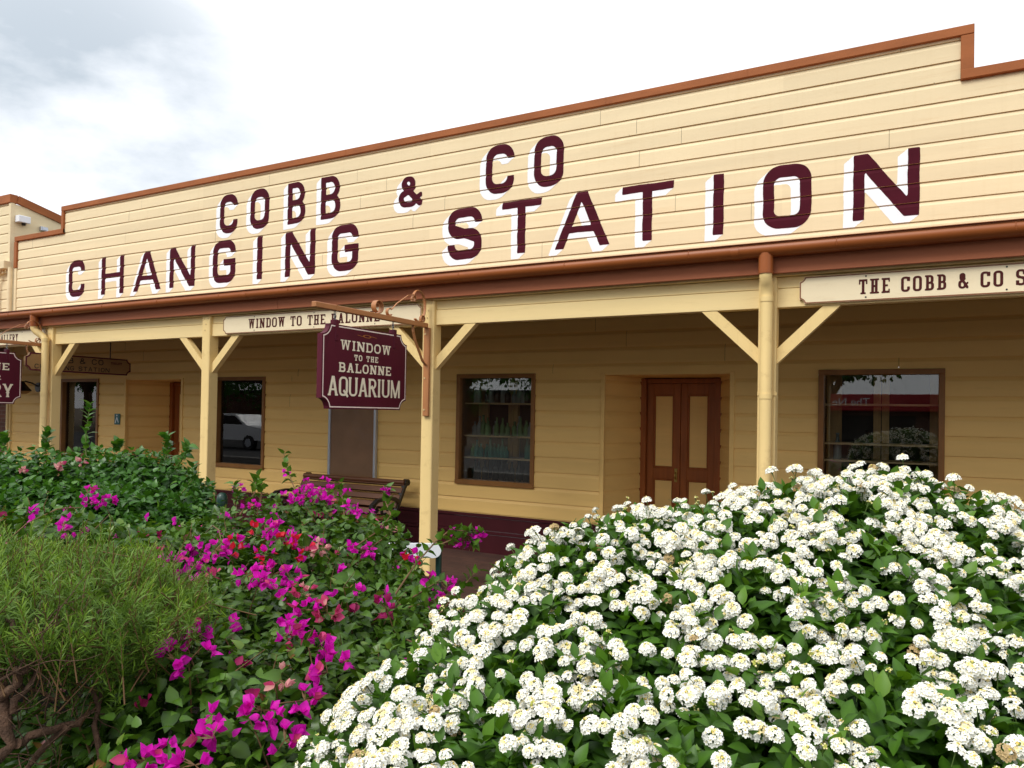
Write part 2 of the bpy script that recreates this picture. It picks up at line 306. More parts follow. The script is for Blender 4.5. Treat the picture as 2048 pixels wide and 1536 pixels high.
def glyph(ch, X, Z, w, h, tv, th, sf=0.0, R=None):
    """signed distance of one capital of width w, height h, upright strokes tv, level strokes th, slab serifs sf"""
    R = R if R is not None else 0.42*w
    ri = max(R-tv, 0.15*R)
    cellz = np.abs(Z-h/2)-h/2
    def ring(x0, x1, z0, z1): return mxx(rbox(X, Z, x0, x1, z0, z1, R), -rbox(X, Z, x0+tv, x1-tv, z0+th, z1-th, ri))
    def stem(x, z0=0, z1=h, t=None): t = t or tv; return sbox(X, Z, x-t/2, x+t/2, z0, z1)
    def slab(x, z, half=None):
        if not sf: return np.full_like(X, 9.)
        hw = half or tv/2+sf; return sbox(X, Z, x-hw, x+hw, z, z+th*0.8) if z < h/2 else sbox(X, Z, x-hw, x+hw, z-th*0.8, z)
    l, r = tv/2+sf*0.8, w-tv/2-sf*0.8
    def dee(x1, z0, z1):
        o = mn(rbox(X, Z, l-tv/2, x1, z0, z1, min(R, (z1-z0)/2)), sbox(X, Z, l-tv/2, l+tv, z0, z1)); i = mn(rbox(X, Z, l+tv/2, x1-tv, z0+th, z1-th, ri), sbox(X, Z, l+tv/2, min(l+tv, x1-tv-ri*.5), z0+th, z1-th))
        return mxx(o, -i)
    if ch == 'O': return ring(0, w, 0, h)
    if ch == 'Q': return mn(ring(0, w, 0, h), mxx(seg(X, Z, (w*.52, h*.3), (w*1.02, -h*.04), tv*.8, 0), Z-h*.34))
    if ch in 'CG':
        d = mxx(ring(0, w, 0, h), -sbox(X, Z, w*.5, w*2, h*(.34 if ch == 'C' else .5), h*.70))
        if ch == 'G': d = mn(d, mn(sbox(X, Z, w*.48, w, h*.40, h*.40+th*.85), sbox(X, Z, w-tv, w, h*.25, h*.42)))
        elif sf: d = mn(d, sbox(X, Z, w-tv*1.1, w+sf*.1, h*.70, h*.97))
        return d
    if ch == 'S':
        up = mxx(ring(0, w, h*.5-th/2, h), -sbox(X, Z, w*.5, w*2, h*.5-th, h*.70)); lo = mxx(ring(0, w, 0, h*.5+th/2), -sbox(X, Z, -w, w*.5, h*.30, h*.5+th))
        up = mxx(up, -sbox(X, Z, w*.3, w*2, -h, h*.5-th/2)); d = mn(up, lo)
        d = mn(d, mxx(seg(X, Z, (w*.16, h*.60), (w*.84, h*.40), th*.95, 0), sbox(X, Z, tv*.3, w-tv*.3, h*.3, h*.7)))
        if sf: d = mn(d, mn(sbox(X, Z, w-tv*1.05, w, h*.68, h*.97), sbox(X, Z, 0, tv*1.05, h*.03, h*.32)))
        return d
    if ch in 'DBR':
        if ch == 'D': d = dee(w, 0, h)
        elif ch == 'B': d = mn(dee(w*.95, h*.5-th/2, h), dee(w, 0, h*.5+th/2))
        else: d = mn(dee(w*.96, h*.44, h), mn(stem(l), mxx(seg(X, Z, (w*.5, h*.48), (w-tv*.45, 0), tv*1.02), cellz)))
        if sf: d = mn(d, mn(slab(l, 0, tv/2+sf*.8), slab(l, h, tv/2+sf*.8)))
        if sf and ch == 'R': d = mn(d, slab(w-tv*.4, 0, tv*.5+sf*.5))
        return d
    if ch == 'I': return mn(stem(w/2), mn(slab(w/2, 0), slab(w/2, h)))
    if ch == 'H': return mn(mn(stem(l), stem(r)), mn(sbox(X, Z, l, r, h*.5-th*.45, h*.5+th*.45), mn(mn(slab(l, 0), slab(l, h)), mn(slab(r, 0), slab(r, h)))))
    if ch == 'T':
        d = mn(sbox(X, Z, 0, w, h-th, h), mn(stem(w/2), slab(w/2, 0)))
        if sf: d = mn(d, mn(sbox(X, Z, 0, tv*.55, h-th*2.4, h), sbox(X, Z, w-tv*.55, w, h-th*2.4, h)))
        return d
    if ch == 'L':
        d = mn(stem(l), mn(sbox(X, Z, l, w, 0, th), mn(slab(l, 0, tv/2+sf*.8), slab(l, h))))
        return mn(d, sbox(X, Z, w-tv*.6, w, 0, th*2.4)) if sf else d
    if ch in 'EF':
        d = mn(stem(l), mn(sbox(X, Z, l, w, h-th, h), sbox(X, Z, l, w*.78, h*.5-th*.45, h*.5+th*.45)))
        if ch == 'E': d = mn(d, sbox(X, Z, l, w, 0, th))
        if sf: d = mn(d, mn(mn(slab(l, 0, tv/2+sf*.8), slab(l, h, tv/2+sf*.8)), mn(sbox(X, Z, w-tv*.5, w, h-th*1.9, h), sbox(X, Z, w-tv*.5, w, 0, th*1.9 if ch == 'E' else .001))))
        return d
    if ch == 'N':
        d = mn(mn(stem(l, t=tv*.92), stem(r, t=tv*.92)), mxx(seg(X, Z, (l, h), (r, 0), tv*1.15), np.maximum(cellz, np.abs(X-(l+r)/2)-(r-l)/2-tv*.46)))
        return mn(d, mn(slab(l-tv*.1, h), mn(slab(l, 0), slab(r, h)))) if sf else d
    if ch == 'M':
        d = mn(stem(l, t=tv*.85), stem(r, t=tv*.95)); v = mn(seg(X, Z, (l, h), (w/2, h*.02), tv*.9), seg(X, Z, (r, h), (w/2, h*.02), tv*.9))
        return mn(d, mxx(v, np.maximum(cellz, np.abs(X-w/2)-(r-l)/2-tv*.4)))
    if ch == 'A':
        s2 = sf*.9
        d = mn(seg(X, Z, (tv*.55+s2, 0), (w/2-tv*.08, h), tv*.95), seg(X, Z, (w-tv*.55-s2, 0), (w/2+tv*.08, h), tv*1.02))
        d = mxx(mn(d, mxx(sbox(X, Z, w*.22, w*.78, h*.27, h*.27+th*.85), sbox(X, Z, tv*.5, w-tv*.5, 0, h))), cellz)
        return mn(d, mn(slab(tv*.55+s2, 0, tv*.5+s2), slab(w-tv*.55-s2, 0, tv*.5+s2))) if sf else d
    if ch == 'V':
        d = mxx(mn(seg(X, Z, (tv*.55+sf, h), (w/2, 0), tv), seg(X, Z, (w-tv*.55-sf, h), (w/2, 0), tv)), cellz)
        return mn(d, mn(slab(tv*.55+sf, h), slab(w-tv*.55-sf, h))) if sf else d
    if ch == 'W':
        a = tv*.55+sf; t = tv*.85
        d = mn(mn(seg(X, Z, (a, h), (w*.29, 0), t), seg(X, Z, (w*.5, h), (w*.29, 0), t*.8)), mn(seg(X, Z, (w*.5, h), (w*.71, 0), t), seg(X, Z, (w-a, h), (w*.71, 0), t*.8)))
        d = mxx(d, cellz)
        return mn(d, mn(slab(a, h), mn(slab(w-a, h), slab(w*.5, h, tv*.6+sf*.5)))) if sf else d
    if ch == 'U':
        d = mxx(ring(l-tv/2, r+tv/2, 0, h*1.5), Z-h)
        return mn(d, mn(slab(l, h), slab(r, h))) if sf else d
    if ch == 'Y':
        d = mxx(mn(mn(seg(X, Z, (tv*.6+sf, h), (w/2, h*.42), tv), seg(X, Z, (w-tv*.6-sf, h), (w/2, h*.42), tv)), stem(w/2, 0, h*.5)), cellz)
        return mn(d, mn(slab(w/2, 0), mn(slab(tv*.6+sf, h), slab(w-tv*.6-sf, h)))) if sf else d
    if ch == '&':
        t = (tv+th)/2
        d = mn(cap(X, Z, (w*.92, t*.5), (w*.27, h*.70), t), cap(X, Z, (w*.24, h*.42), (w*.62, h*.62), t*.9))
        d = mn(d, mxx(rbox(X, Z, w*.12, w*.72, h*.50, h, w*.3), -rbox(X, Z, w*.12+t, w*.72-t, h*.5+t*.9, h-t*.8, w*.18)))
        low = mxx(rbox(X, Z, 0, w*.84, 0, h*.56, w*.4), -rbox(X, Z, t, w*.84-t, t*.85, h*.56-t*.8, w*.25)); low = mxx(low, -sbox(X, Z, w*.5, w*2, h*.27, h*.62))
        d = mn(d, mn(low, cap(X, Z, (w*.74, h*.27), (w*.96, h*.36), t*.75))); return mxx(d, np.maximum(cellz, X-w*1.02))
    return np.full_like(X, 9.)
WIDE = {'I': .5, 'W': 1.4, 'M': 1.3, 'N': 1.12, 'A': 1.12, '&': 1.05, ' ': .62, 'L': .92, 'E': .95, 'Y': 1.08, 'T': 1.0, 'V': 1.05, 'U': 1.05}
def line_sdf(text, x0, x1, z0, z1, tv, th, sf, gap, wide=WIDE, R=None):
    """capitals spread over x0..x1; returns [(sdf, box)] one per character"""
    h = z1-z0; us = [wide.get(c, 1) for c in text]; k = ((x1-x0)-gap*(len(text)-1))/sum(us); x = x0; o = []
    for c, u in zip(text, us):
        w = u*k
        if c != ' ':
            o.append(((lambda X, Z, c=c, x=x, w=w: glyph(c, X-x, Z-z0, w, h, tv, th, sf, (R or .42)*k)), (x-.02*h, x+w+.06*h, z0-.07*h, z1+.02*h)))
        x += w+gap
    return o
def sheet(sdf, bx, step):
    """marching squares with merged runs: polygons (lists of (x,z)) covering sdf<0 inside bx"""
    x0, x1, z0, z1 = bx; nx = max(4, int(math.ceil((x1-x0)/step))); nz = max(4, int(math.ceil((z1-z0)/step)))
    xs = np.linspace(x0, x1, nx+1); zs = np.linspace(z0, z1, nz+1); X, Z = np.meshgrid(xs, zs); F = sdf(X, Z); F = np.where(np.abs(F) < 1e-7, 1e-7, F)
    ins = F < 0; polys = []
    full = ins[:-1, :-1] & ins[:-1, 1:] & ins[1:, :-1] & ins[1:, 1:]; anyi = ins[:-1, :-1] | ins[:-1, 1:] | ins[1:, :-1] | ins[1:, 1:]
    for j in range(nz):
        i = 0
        while i < nx:
            if full[j, i]:
                k = i
                while k < nx and full[j, k]: k += 1
                polys.append([(xs[i], zs[j]), (xs[k], zs[j]), (xs[k], zs[j+1]), (xs[i], zs[j+1])]); i = k; continue
            if anyi[j, i]:
                c = [(xs[i], zs[j], F[j, i]), (xs[i+1], zs[j], F[j, i+1]), (xs[i+1], zs[j+1], F[j+1, i+1]), (xs[i], zs[j+1], F[j+1, i])]; p = []
                for a, b in zip(c, c[1:]+c[:1]):
                    if a[2] < 0: p.append(a[:2])
                    if (a[2] < 0) != (b[2] < 0):
                        t = a[2]/(a[2]-b[2]); p.append((a[0]+t*(b[0]-a[0]), a[1]+t*(b[1]-a[1])))
                if len(p) > 2: polys.append(p)
            i += 1
    return polys
def flat_text(mb, items, step, org, u, v, off, mi=0):
    """lay sheets on the plane org + u*x + v*z, lifted off along u x v"""
    org, u, v = Vector(org), Vector(u), Vector(v); n = u.cross(v)
    for sdf, bx in items:
        for p in sheet(sdf, bx, step): mb.add([org+u*x+v*z+n*off for x, z in p], [list(range(len(p)))], mi)
def notched(x0, x1, z0, z1, r, k=6):
    """board outline with a concave quarter circle bitten out of each corner"""
    o = []
    for cx, cz, a0 in ((x0, z0, 90), (x1, z0, 180), (x1, z1, 270), (x0, z1, 0)):
        a = [a0-90*i/k for i in range(k+1)]
        o += [(cx+r*math.cos(rad(t)), cz+r*math.sin(rad(t))) for t in a]
    return o
def notch_sdf(x0, x1, z0, z1, r):
    return lambda X, Z: np.maximum(sbox(X, Z, x0, x1, z0, z1), r-np.minimum(np.minimum(np.hypot(X-x0, Z-z0), np.hypot(X-x1, Z-z0)), np.minimum(np.hypot(X-x1, Z-z1), np.hypot(X-x0, Z-z1))))
def border_item(x0, x1, z0, z1, r, inset, lw):
    f = notch_sdf(x0, x1, z0, z1, r); return ((lambda X, Z: np.abs(f(X, Z)+inset)-lw/2), (x0, x1, z0, z1))
# ------------------------------------------------------------------ ground, road, paving
YW, YP = 7.82, 5.83                 # wall face, verandah post face
BZ, BP = 1.742, 0.1805              # one weatherboard joint height, board pitch
def plane(name, x0, x1, y0, y1, z, m, kind='structure'):
    b = MB(); b.add([(x0, y0, z), (x1, y0, z), (x1, y1, z), (x0, y1, z)], [(0, 1, 2, 3)]); o = b.build(name, m); return tag(o, kind=kind)
plane('ground', -600, 600, -600, 600, -0.14, M['dry_ground'])
plane('road', -600, 600, -16, -4, -0.136, M['asphalt'])
b = MB(); b.box(-60, 30, -2.6, 4.6, -0.13, -0.004); tag(b.build('garden_bed', M['soil']), kind='structure')
b = MB(); b.box(-60, 30, 4.6, 9.6, -0.13, 0.0); tag(b.build('pavement', M['paver']), kind='structure')
b = MB(); b.box(-60, 30, -2.8, -2.6, -0.13, 0.02, c=0.02); tag(b.build('kerb', paint('kerb_concrete', (0.33, 0.31, 0.28), 0.85, 0.15, 4, bump=0.2)), kind='structure')

# ------------------------------------------------------------------ the long weatherboard building
bld = empty('weatherboard_building', (0, YW, 0), 'long low cream weatherboard building with a stepped parapet, big painted lettering and a posted verandah', 'building')
def prof_y(z):
    """how far the weatherboard face stands back at height z"""
    f = ((z-BZ)/BP) % 1.0
    return 0.0 if f < 0.76 else 0.016*(f-0.76)/0.225 if f < 0.985 else 0.016
def boards(mb, ox, oy, ux, uy, L, z0, z1, mi=0, joints=True, seed=0):
    """weatherboard panel: front edge line from (ox, oy) along (ux, uy); the face looks towards (uy, -ux)"""
    rg = random.Random(seed*1000+int(ox*10)+int(z0*100)); nx_, ny_ = uy, -ux
    n0 = math.floor((z0-BZ)/BP-1e-6); n1 = math.ceil((z1-BZ)/BP+1e-6)
    for n in range(n0, n1):
        zb = BZ+n*BP; zz = [(zb, 0.0), (zb+.76*BP, 0.0), (zb+.985*BP, 0.016), (zb+.9851*BP, 0.021), (zb+BP, 0.021)]
        lo, hi = max(zb, z0), min(zb+BP, z1)
        if hi-lo < 1e-4: continue
        cl = [(z, y) for z, y in zz if lo <= z <= hi]
        def yat(z):
            for (za, ya), (zc, yc) in zip(zz, zz[1:]):
                if za <= z <= zc: return ya+(yc-ya)*(z-za)/max(1e-9, zc-za)
            return 0.0
        if not cl or cl[0][0] > lo: cl.insert(0, (lo, yat(lo)))
        if cl[-1][0] < hi: cl.append((hi, yat(hi)))
        cuts = [0.0, L]
        if joints and L > 2.0:
            x = rg.uniform(0.3, 4.8)
            while x < L-0.3: cuts.insert(-1, x); x += rg.uniform(2.6, 5.4)
        for a, c in zip(cuts, cuts[1:]):
            a2 = a+(0.0016 if a > 0 else 0); c2 = c-(0.0016 if c < L else 0); j = rg.uniform(-.0012, .0012) if joints else 0
            V = []
            for z, y in cl:
                for s in (a2, c2): V.append((ox+ux*s-nx_*(y+j), oy+uy*s-ny_*(y+j), z))
            ed = len(V)
            # little return at the foot of the board, so its underside reads as a shadow line
            if lo == zb:
                for s in (a2, c2): V.append((ox+ux*s-nx_*0.034, oy+uy*s-ny_*0.034, zb))
            F = [(2*i, 2*i+1, 2*i+3, 2*i+2) for i in range(len(cl)-1)]
            if lo == zb: F.append((ed, ed+1, 1, 0))
            mb.add(V, F, mi)
WIN = [(-13.42, -12.33), (-9.41, -8.36), (-5.035, -3.94), (-0.838, 0.234), (3.3, 4.4)]
WZ0, WZ1 = 0.816, 2.176
DOORS = [(-11.62, -10.17), (-3.10, -1.653)]
DZ = 2.15; PLZ = 0.465; XL, XR = -15.0, 5.2
TOPZ, STEPZ = 5.28, 4.88; PX0, PX1 = -13.52, 0.436
# lower wall
w = MB(); ops = sorted([(a, c, WZ0, WZ1) for a, c in WIN]+[(a, c, 0, DZ) for a, c in DOORS])
x = XL
for k, (a, c, za, zc) in enumerate(ops):
    boards(w, x, YW, 1, 0, a-x, PLZ, WZ1, seed=k)
    if za > 0: boards(w, a, YW, 1, 0, c-a, PLZ, za, joints=False)
    if zc < WZ1: boards(w, a, YW, 1, 0, c-a, zc, WZ1, joints=False)
    x = c
boards(w, x, YW, 1, 0, XR-x, PLZ, WZ1, seed=77)
boards(w, XL, YW, 1, 0, XR-XL, WZ1, 3.3, seed=5)
DY = 8.56; SPL, SPR = 0.25, 0.31
for a, c in DOORS:
    l1, l2 = math.hypot(SPL, DY-YW), math.hypot(SPR, DY-YW)
    boards(w, a, YW, SPL/l1, (DY-YW)/l1, l1, PLZ-.02, DZ, joints=False)              # left cheek: faces +x and the street
    boards(w, c-SPR, DY, SPR/l2, -(DY-YW)/l2, l2, PLZ-.02, DZ, joints=False)
    w.add([(a, YW, DZ), (c, YW, DZ), (c, DY+.1, DZ), (a, DY+.1, DZ)], [(0, 1, 2, 3)])   # soffit
    w.box(a-.012, a+.035, YW-.016, YW+.03, PLZ-.03, DZ+.02, c=.004); w.box(c-.035, c+.012, YW-.016, YW+.03, PLZ-.03, DZ+.02, c=.004)
w.build('wall', M['bounce_buff'], bld)
# parapet
p = MB(); boards(p, XL, YW, 1, 0, XR-XL, 3.3, STEPZ-.06, seed=11); boards(p, PX0, YW, 1, 0, PX1-PX0, STEPZ-.06, TOPZ-.06, seed=12)
p.box(-15.02, -14.95, YW-.018, YW+.05, 3.3, 4.29, c=.004)
p.build('parapet', M['cream'], bld)
k = MB(); k.add([(XL, YW+.06, 2.2), (XR, YW+.06, 2.2), (XR, YW+.06, STEPZ-.03), (XL, YW+.06, STEPZ-.03)], [(0, 1, 2, 3)])
k.add([(PX0, YW+.06, STEPZ-.03), (PX1, YW+.06, STEPZ-.03), (PX1, YW+.06, TOPZ-.03), (PX0, YW+.06, TOPZ-.03)], [(0, 1, 2, 3)])
for a, c in ((XL, -13.47), (-12.28, DOORS[0][0]), (DOORS[0][1], -9.46), (-8.31, -5.085), (-3.89, DOORS[1][0]), (DOORS[1][1], -.888), (.284, 3.25), (4.45, XR)):
    k.add([(a, YW+.06, 0), (c, YW+.06, 0), (c, YW+.06, 2.2), (a, YW+.06, 2.2)], [(0, 1, 2, 3)])
for a, c in DOORS: k.box(a-.05, c+.05, DY+.09, DY+.12, -.02, DZ+.1)
for a, c in DOORS: k.add([(a-.04, YW+.05, -.02), (a+SPL-.04, DY+.1, -.02), (a+SPL-.04, DY+.1, DZ+.1), (a-.04, YW+.05, DZ+.1)], [(0, 1, 2, 3)]); k.add([(c+.04, YW+.05, -.02), (c-SPR+.04, DY+.1, -.02), (c-SPR+.04, DY+.1, DZ+.1), (c+.04, YW+.05, DZ+.1)], [(0, 1, 2, 3)])
k.build('light_leak_backing', M['dark'], bld)  # unseen dark sheets added behind boards and doors to stop light leaks
c = MB(); T = 0.085; y0, y1 = YW-.035, YW+.10
c.box(PX0, PX1, y0, y1, TOPZ-T, TOPZ, c=.004); c.box(PX1-.105, PX1, y0+.003, y1-.003, STEPZ-T+.003, TOPZ-T-.003, c=.004); c.box(PX1-.105, XR, y0-.003, y1, STEPZ-T-.003, STEPZ-.003, c=.004)
c.box(PX0, PX0+.07, y0+.003, y1-.003, STEPZ-T+.003, TOPZ-T-.003, c=.004); c.box(XL, PX0+.07, y0-.003, y1, STEPZ-T-.003, STEPZ-.003, c=.004)
c.box(XL-.02, XL+.065, y0+.003, y1-.003, 4.29, STEPZ-T-.006, c=.004)
for xx in (-9.4, -6.9, -3.1, -1.55): c.box(xx, xx+.004, y0-.002, y0+.02, TOPZ-T+.002, TOPZ-.002)
c.build('parapet_coping', M['coping'], bld)
# plinth
q = MB(); xs = [XL]+[v for d in DOORS for v in d]+[XR]
for a, e in zip(xs[::2], xs[1::2]):
    q.box(a, e, YW-.028, YW+.02, PLZ-.035, PLZ, c=.004); q.box(a, e, YW-.012, YW+.02, .27, PLZ-.04); q.box(a, e, YW-.022, YW+.02, .225, .265, c=.006); q.box(a, e, YW-.012, YW+.02, 0, .22)
for a, e in DOORS:
    l1 = Vector((SPL, DY-YW, 0)); l2 = Vector((-SPR, DY-YW, 0))
    q.bar((a, YW+.01, (PLZ-.02)/2), (a+SPL, DY, (PLZ-.02)/2), .03, PLZ-.021); q.bar((e, YW+.01, (PLZ-.02)/2), (e-SPR, DY, (PLZ-.02)/2), .03, PLZ-.021)
    q.box(a, e, YW-.005, DY+.1, -.02, .055)
q.build('plinth', M['plinth'], bld)
# painted lettering
def wall_text(mb, items, step, off, mi):
    for sdf, bx in items:
        for poly in sheet(sdf, bx, step):
            za, zb = min(p[1] for p in poly), max(p[1] for p in poly); n0, n1 = math.floor((za-BZ)/BP), math.floor((zb-BZ)/BP)
            for n in range(n0, n1+1):
                lo, hi = BZ+n*BP+.0005, BZ+(n+.985)*BP; pp = poly
                for lim, s in ((lo, 1), (hi, -1)):
                    o = []
                    for a, e in zip(pp, pp[1:]+pp[:1]):
                        ia, ie = s*(a[1]-lim) >= 0, s*(e[1]-lim) >= 0
                        if ia: o.append(a)
                        if ia != ie: t = (lim-a[1])/(e[1]-a[1]); o.append((a[0]+t*(e[0]-a[0]), lim))
                    pp = o
                    if not pp: break
                if len(pp) > 2:
                    zc = sum(p[1] for p in pp)/len(pp)
                    br = BZ+(n+.76)*BP
                    for lim, s in (((br, -1), (br, 1)) if lo < br else ()):
                        o = []
                        for a, e in zip(pp, pp[1:]+pp[:1]):
                            ia, ie = s*(a[1]-lim) >= 0, s*(e[1]-lim) >= 0
                            if ia: o.append(a)
                            if ia != ie: t = (lim-a[1])/(e[1]-a[1]); o.append((a[0]+t*(e[0]-a[0]), lim))
                        if len(o) > 2: mb.add([(u, YW+prof_y(min(max(z, lo), hi))-.0016-off, z) for u, z in o], [list(range(len(o)))], mi)
def big(ch, x0, x1, z0, z1, tv, th, R=.17):
    w_, h_ = x1-x0, z1-z0
    f0 = lambda X, Z: glyph(ch, X-x0, Z-z0, w_, h_, tv, th, 0, R)
    f = lambda X, Z: f0(X+.0020*np.sin(19*Z+9*x0)+.0006*np.sin(67*Z+5*x0), Z+.0020*np.sin(17*X+7*z0)+.0006*np.sin(59*X))      # brush-cut edges
    def sh(X, Z):
        d = f(X, Z)
        for t in np.linspace(0, 1, 9)[1:]: d = np.minimum(d, f(X+.085*t, Z+.066*t))
        return d
    return (f, (x0-.01, x1+.01, z0-.01, z1+.01)), (sh, (x0-.10, x1+.01, z0-.08, z1+.01))
A0, A1, B0, B1 = 3.617, 4.257, 4.367, 4.964
ROWS = {'COBB': [('C', -9.407, -9.02, B0, B1), ('O', -8.75, -8.362, B0, B1), ('B', -7.99, -7.645, B0, B1), ('B', -7.357, -6.997, B0, B1)], '&': [('&', -6.0, -5.63, B0, 4.772)],
        'CO': [('C', -4.672, -4.276, B0+.004, B1+.01), ('O', -4.006, -3.622, B0+.004, B1+.008)],
        'CHANGING': [('C', -13.29, -12.82, A0+.014, A1+.02), ('H', -12.34, -11.73, A0, A1), ('A', -11.476, -10.77, A0, A1), ('N', -10.56, -9.95, A0, A1), ('G', -9.545, -9.047, A0, A1+.01), ('I', -8.6, -8.475, A0, A1), ('N', -8.025, -7.44, A0-.005, A1), ('G', -7.138, -6.663, A0, A1)],
        'STATION': [('S', -5.215, -4.715, A0-.006, A1), ('T', -4.43, -3.898, A0, A1), ('A', -3.724, -3.04, A0, A1), ('T', -2.896, -2.311, A0, A1-.012), ('I', -1.885, -1.78, A0-.012, A1-.012), ('O', -1.384, -.923, A0-.015, A1-.012), ('N', -.552, .019, A0-.012, A1-.016)]}
for word, ls in ROWS.items():
    mb = MB()
    for ch, x0, x1, z0, z1 in ls:
        t = .092 if z0 > 4 else .108; th = {'O': .128, 'C': .12, 'G': .12, 'S': .12, 'B': .085}.get(ch, .088)
        if ch == '&': t, th = .085, .085
        f, s = big(ch, x0, x1, z0, z1, t, th); wall_text(mb, [s], .0125, 0, 1); wall_text(mb, [f], .0125, .0014, 0)
    mb.build('painted_lettering', [M['maroon'], M['white']], bld)

# windows: timber frame, glass pane, and the shallow display case behind with its shelves
SHELF = [(1.86, 1.50, 1.17), (1.86, 1.55, 1.25), (1.826, 1.42, 1.148), (1.85, 1.467, 1.30), (1.85, 1.45, 1.2)]
for (a, e), sh in zip(WIN, SHELF):
    f = MB(); yo, yi = YW-.022, YW+.10; t = .05
    f.box(a, e, yo, yi, WZ1-t, WZ1, c=.004); f.box(a, e, yo-.006, yi, WZ0, WZ0+.06, c=.004); f.box(a, a+t, yo+.002, yi, WZ0+.06, WZ1-t, c=.003); f.box(e-t, e, yo+.002, yi, WZ0+.06, WZ1-t, c=.003)
    fr = f.build('window', M['wood_frame'], bld)
    g = MB(); g.box(a+t-.004, e-t+.004, YW+.045, YW+.051, WZ0+.056, WZ1-t+.004); g.build('pane', M['glass'], fr)
    d = MB(); x0, x1, yb = a+.012, e-.012, YW+.52
    d.box(x0-.02, x0, YW+.1, yb, WZ0, WZ1, 1); d.box(x1, x1+.02, YW+.1, yb, WZ0, WZ1, 1); d.box(x0-.02, x1+.02, YW+.1, yb+.02, WZ0-.02, WZ0+.04, 0); d.box(x0-.02, x1+.02, YW+.1, yb+.02, WZ1, WZ1+.02, 1)
    d.box(x0-.02, x1+.02, yb, yb+.02, WZ0, WZ1, 2)
    m_ = (a+e)/2; d.box(m_-.07, m_-.005, yb-.05, yb, WZ0+.04, WZ1, 0); d.box(m_+.005, m_+.07, yb-.05, yb, WZ0+.04, WZ1, 0); d.box(x0+.02, x0+.16, yb-.04, yb, WZ0+.04, WZ1, 0); d.box(x1-.1, x1-.02, yb-.04, yb, WZ0+.04, WZ1, 0)
    d.build('display_case', [M['inner_wood'], M['wood_frame'], M['dark']], fr)
    for z in sh:
        s = MB(); s.box(x0+.03, x1-.03, YW+.12, yb-.06, z-.018, z, c=.002); s.build('shelf', M['shelf'], fr)
# double doors in the recesses
for a, e in DOORS:
    x0, x1 = a+SPL, e-SPR; f = MB()
    f.box(x0-.035, x0+.04, DY-.065, DY+.06, .055, DZ-.012, c=.004); f.box(x1-.04, x1+.035, DY-.065, DY+.06, .055, DZ-.012, c=.004); f.box(x0+.04, x1-.04, DY-.028, DY+.06, DZ-.065, DZ-.012, c=.004)
    f.build('door_frame', M['door'], bld)
    xm = (x0+x1)/2; zt, zb, zm = DZ-.068, .06, 1.02
    for s, (l, r) in enumerate(((x0+.042, xm-.003), (xm+.003, x1-.042))):
        d = MB(); st = .078; y0, y1 = DY-.01, DY+.035
        d.box(l, l+st, y0, y1, zb, zt, c=.003); d.box(r-st, r, y0, y1, zb, zt, c=.003)
        for za, zc in ((zt-.13, zt), (zm-.06, zm+.07), (zb, zb+.2)): d.box(l+st, r-st, y0+.001, y1, za, zc, c=.003)
        for za, zc in ((zm+.07, zt-.13), (zb+.2, zm-.06)):          # mouldings round each panel
            d.box(l+st, r-st, y0+.006, y1, zc-.02, zc, c=.004); d.box(l+st, r-st, y0+.006, y1, za, za+.02, c=.004); d.box(l+st, l+st+.02, y0+.007, y1, za+.02, zc-.02, c=.004); d.box(r-st-.02, r-st, y0+.007, y1, za+.02, zc-.02, c=.004)
        lf = d.build('door_leaf', M['door'], bld)
        for za, zc in ((zm+.09, zt-.15), (zb+.22, zm-.08)):
            pb = MB(); pb.box(l+st+.02, r-st-.02, y0+.022, y1-.002, za, zc); pb.build('door_panel', M['bounce_buff'], lf)
        if s == 0:
            h = MB(); h.box(r-.062, r-.028, y0-.006, y0+.002, .93, 1.09, c=.003); h.tube([(r-.045, y0-.004, 1.04), (r-.045, y0-.045, 1.035), (r-.045, y0-.05, .99), (r-.045, y0-.01, .965)], .007); h.build('door_handle', M['brass'], lf)
# verandah: roof, gutter, fascia, beam, posts with braces, downpipes
X0, X1 = -22.0, 5.2
r = MB(); xs = np.arange(X0, X1, .0127); V = []
for i, xx in enumerate(xs):
    dz = .008*math.sin(2*math.pi*xx/.076)
    V += [(xx, 5.72, 2.925+dz), (xx, YW-.03, 3.36+dz)]
r.add(V, [(2*i, 2*i+2, 2*i+3, 2*i+1) for i in range(len(xs)-1)], 0, True)
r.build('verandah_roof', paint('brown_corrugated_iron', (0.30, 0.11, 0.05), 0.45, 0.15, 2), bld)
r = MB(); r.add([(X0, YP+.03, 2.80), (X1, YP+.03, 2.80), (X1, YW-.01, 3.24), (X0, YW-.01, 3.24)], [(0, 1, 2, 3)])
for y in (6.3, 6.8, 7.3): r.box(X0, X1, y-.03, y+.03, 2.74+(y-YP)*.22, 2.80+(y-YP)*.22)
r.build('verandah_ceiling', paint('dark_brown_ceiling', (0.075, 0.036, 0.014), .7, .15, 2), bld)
g = MB(); prof = [(5.775, 3.0), (5.77, 2.905), (5.755, 2.893), (5.70, 2.893), (5.668, 2.905), (5.650, 2.93), (5.648, 2.955), (5.662, 2.972), (5.665, 2.985), (5.655, 2.992), (5.645, 2.986)]
cut = [X0, -17.5, -11.75, -6.4, -1.2, 2.6, X1]
for a, e in zip(cut, cut[1:]):
    V = [(x, y, z) for y, z in prof for x in (a, e)]; g.add(V, [(2*i, 2*i+1, 2*i+3, 2*i+2) for i in range(len(prof)-1)], 0, True)
    g.add([(x, y+(-.004 if i < 9 else 0), z-.004) for i, (y, z) in enumerate(prof[2:9]) for x in (e-.03, e+.03)], [(2*i, 2*i+1, 2*i+3, 2*i+2) for i in range(6)], 0, True)
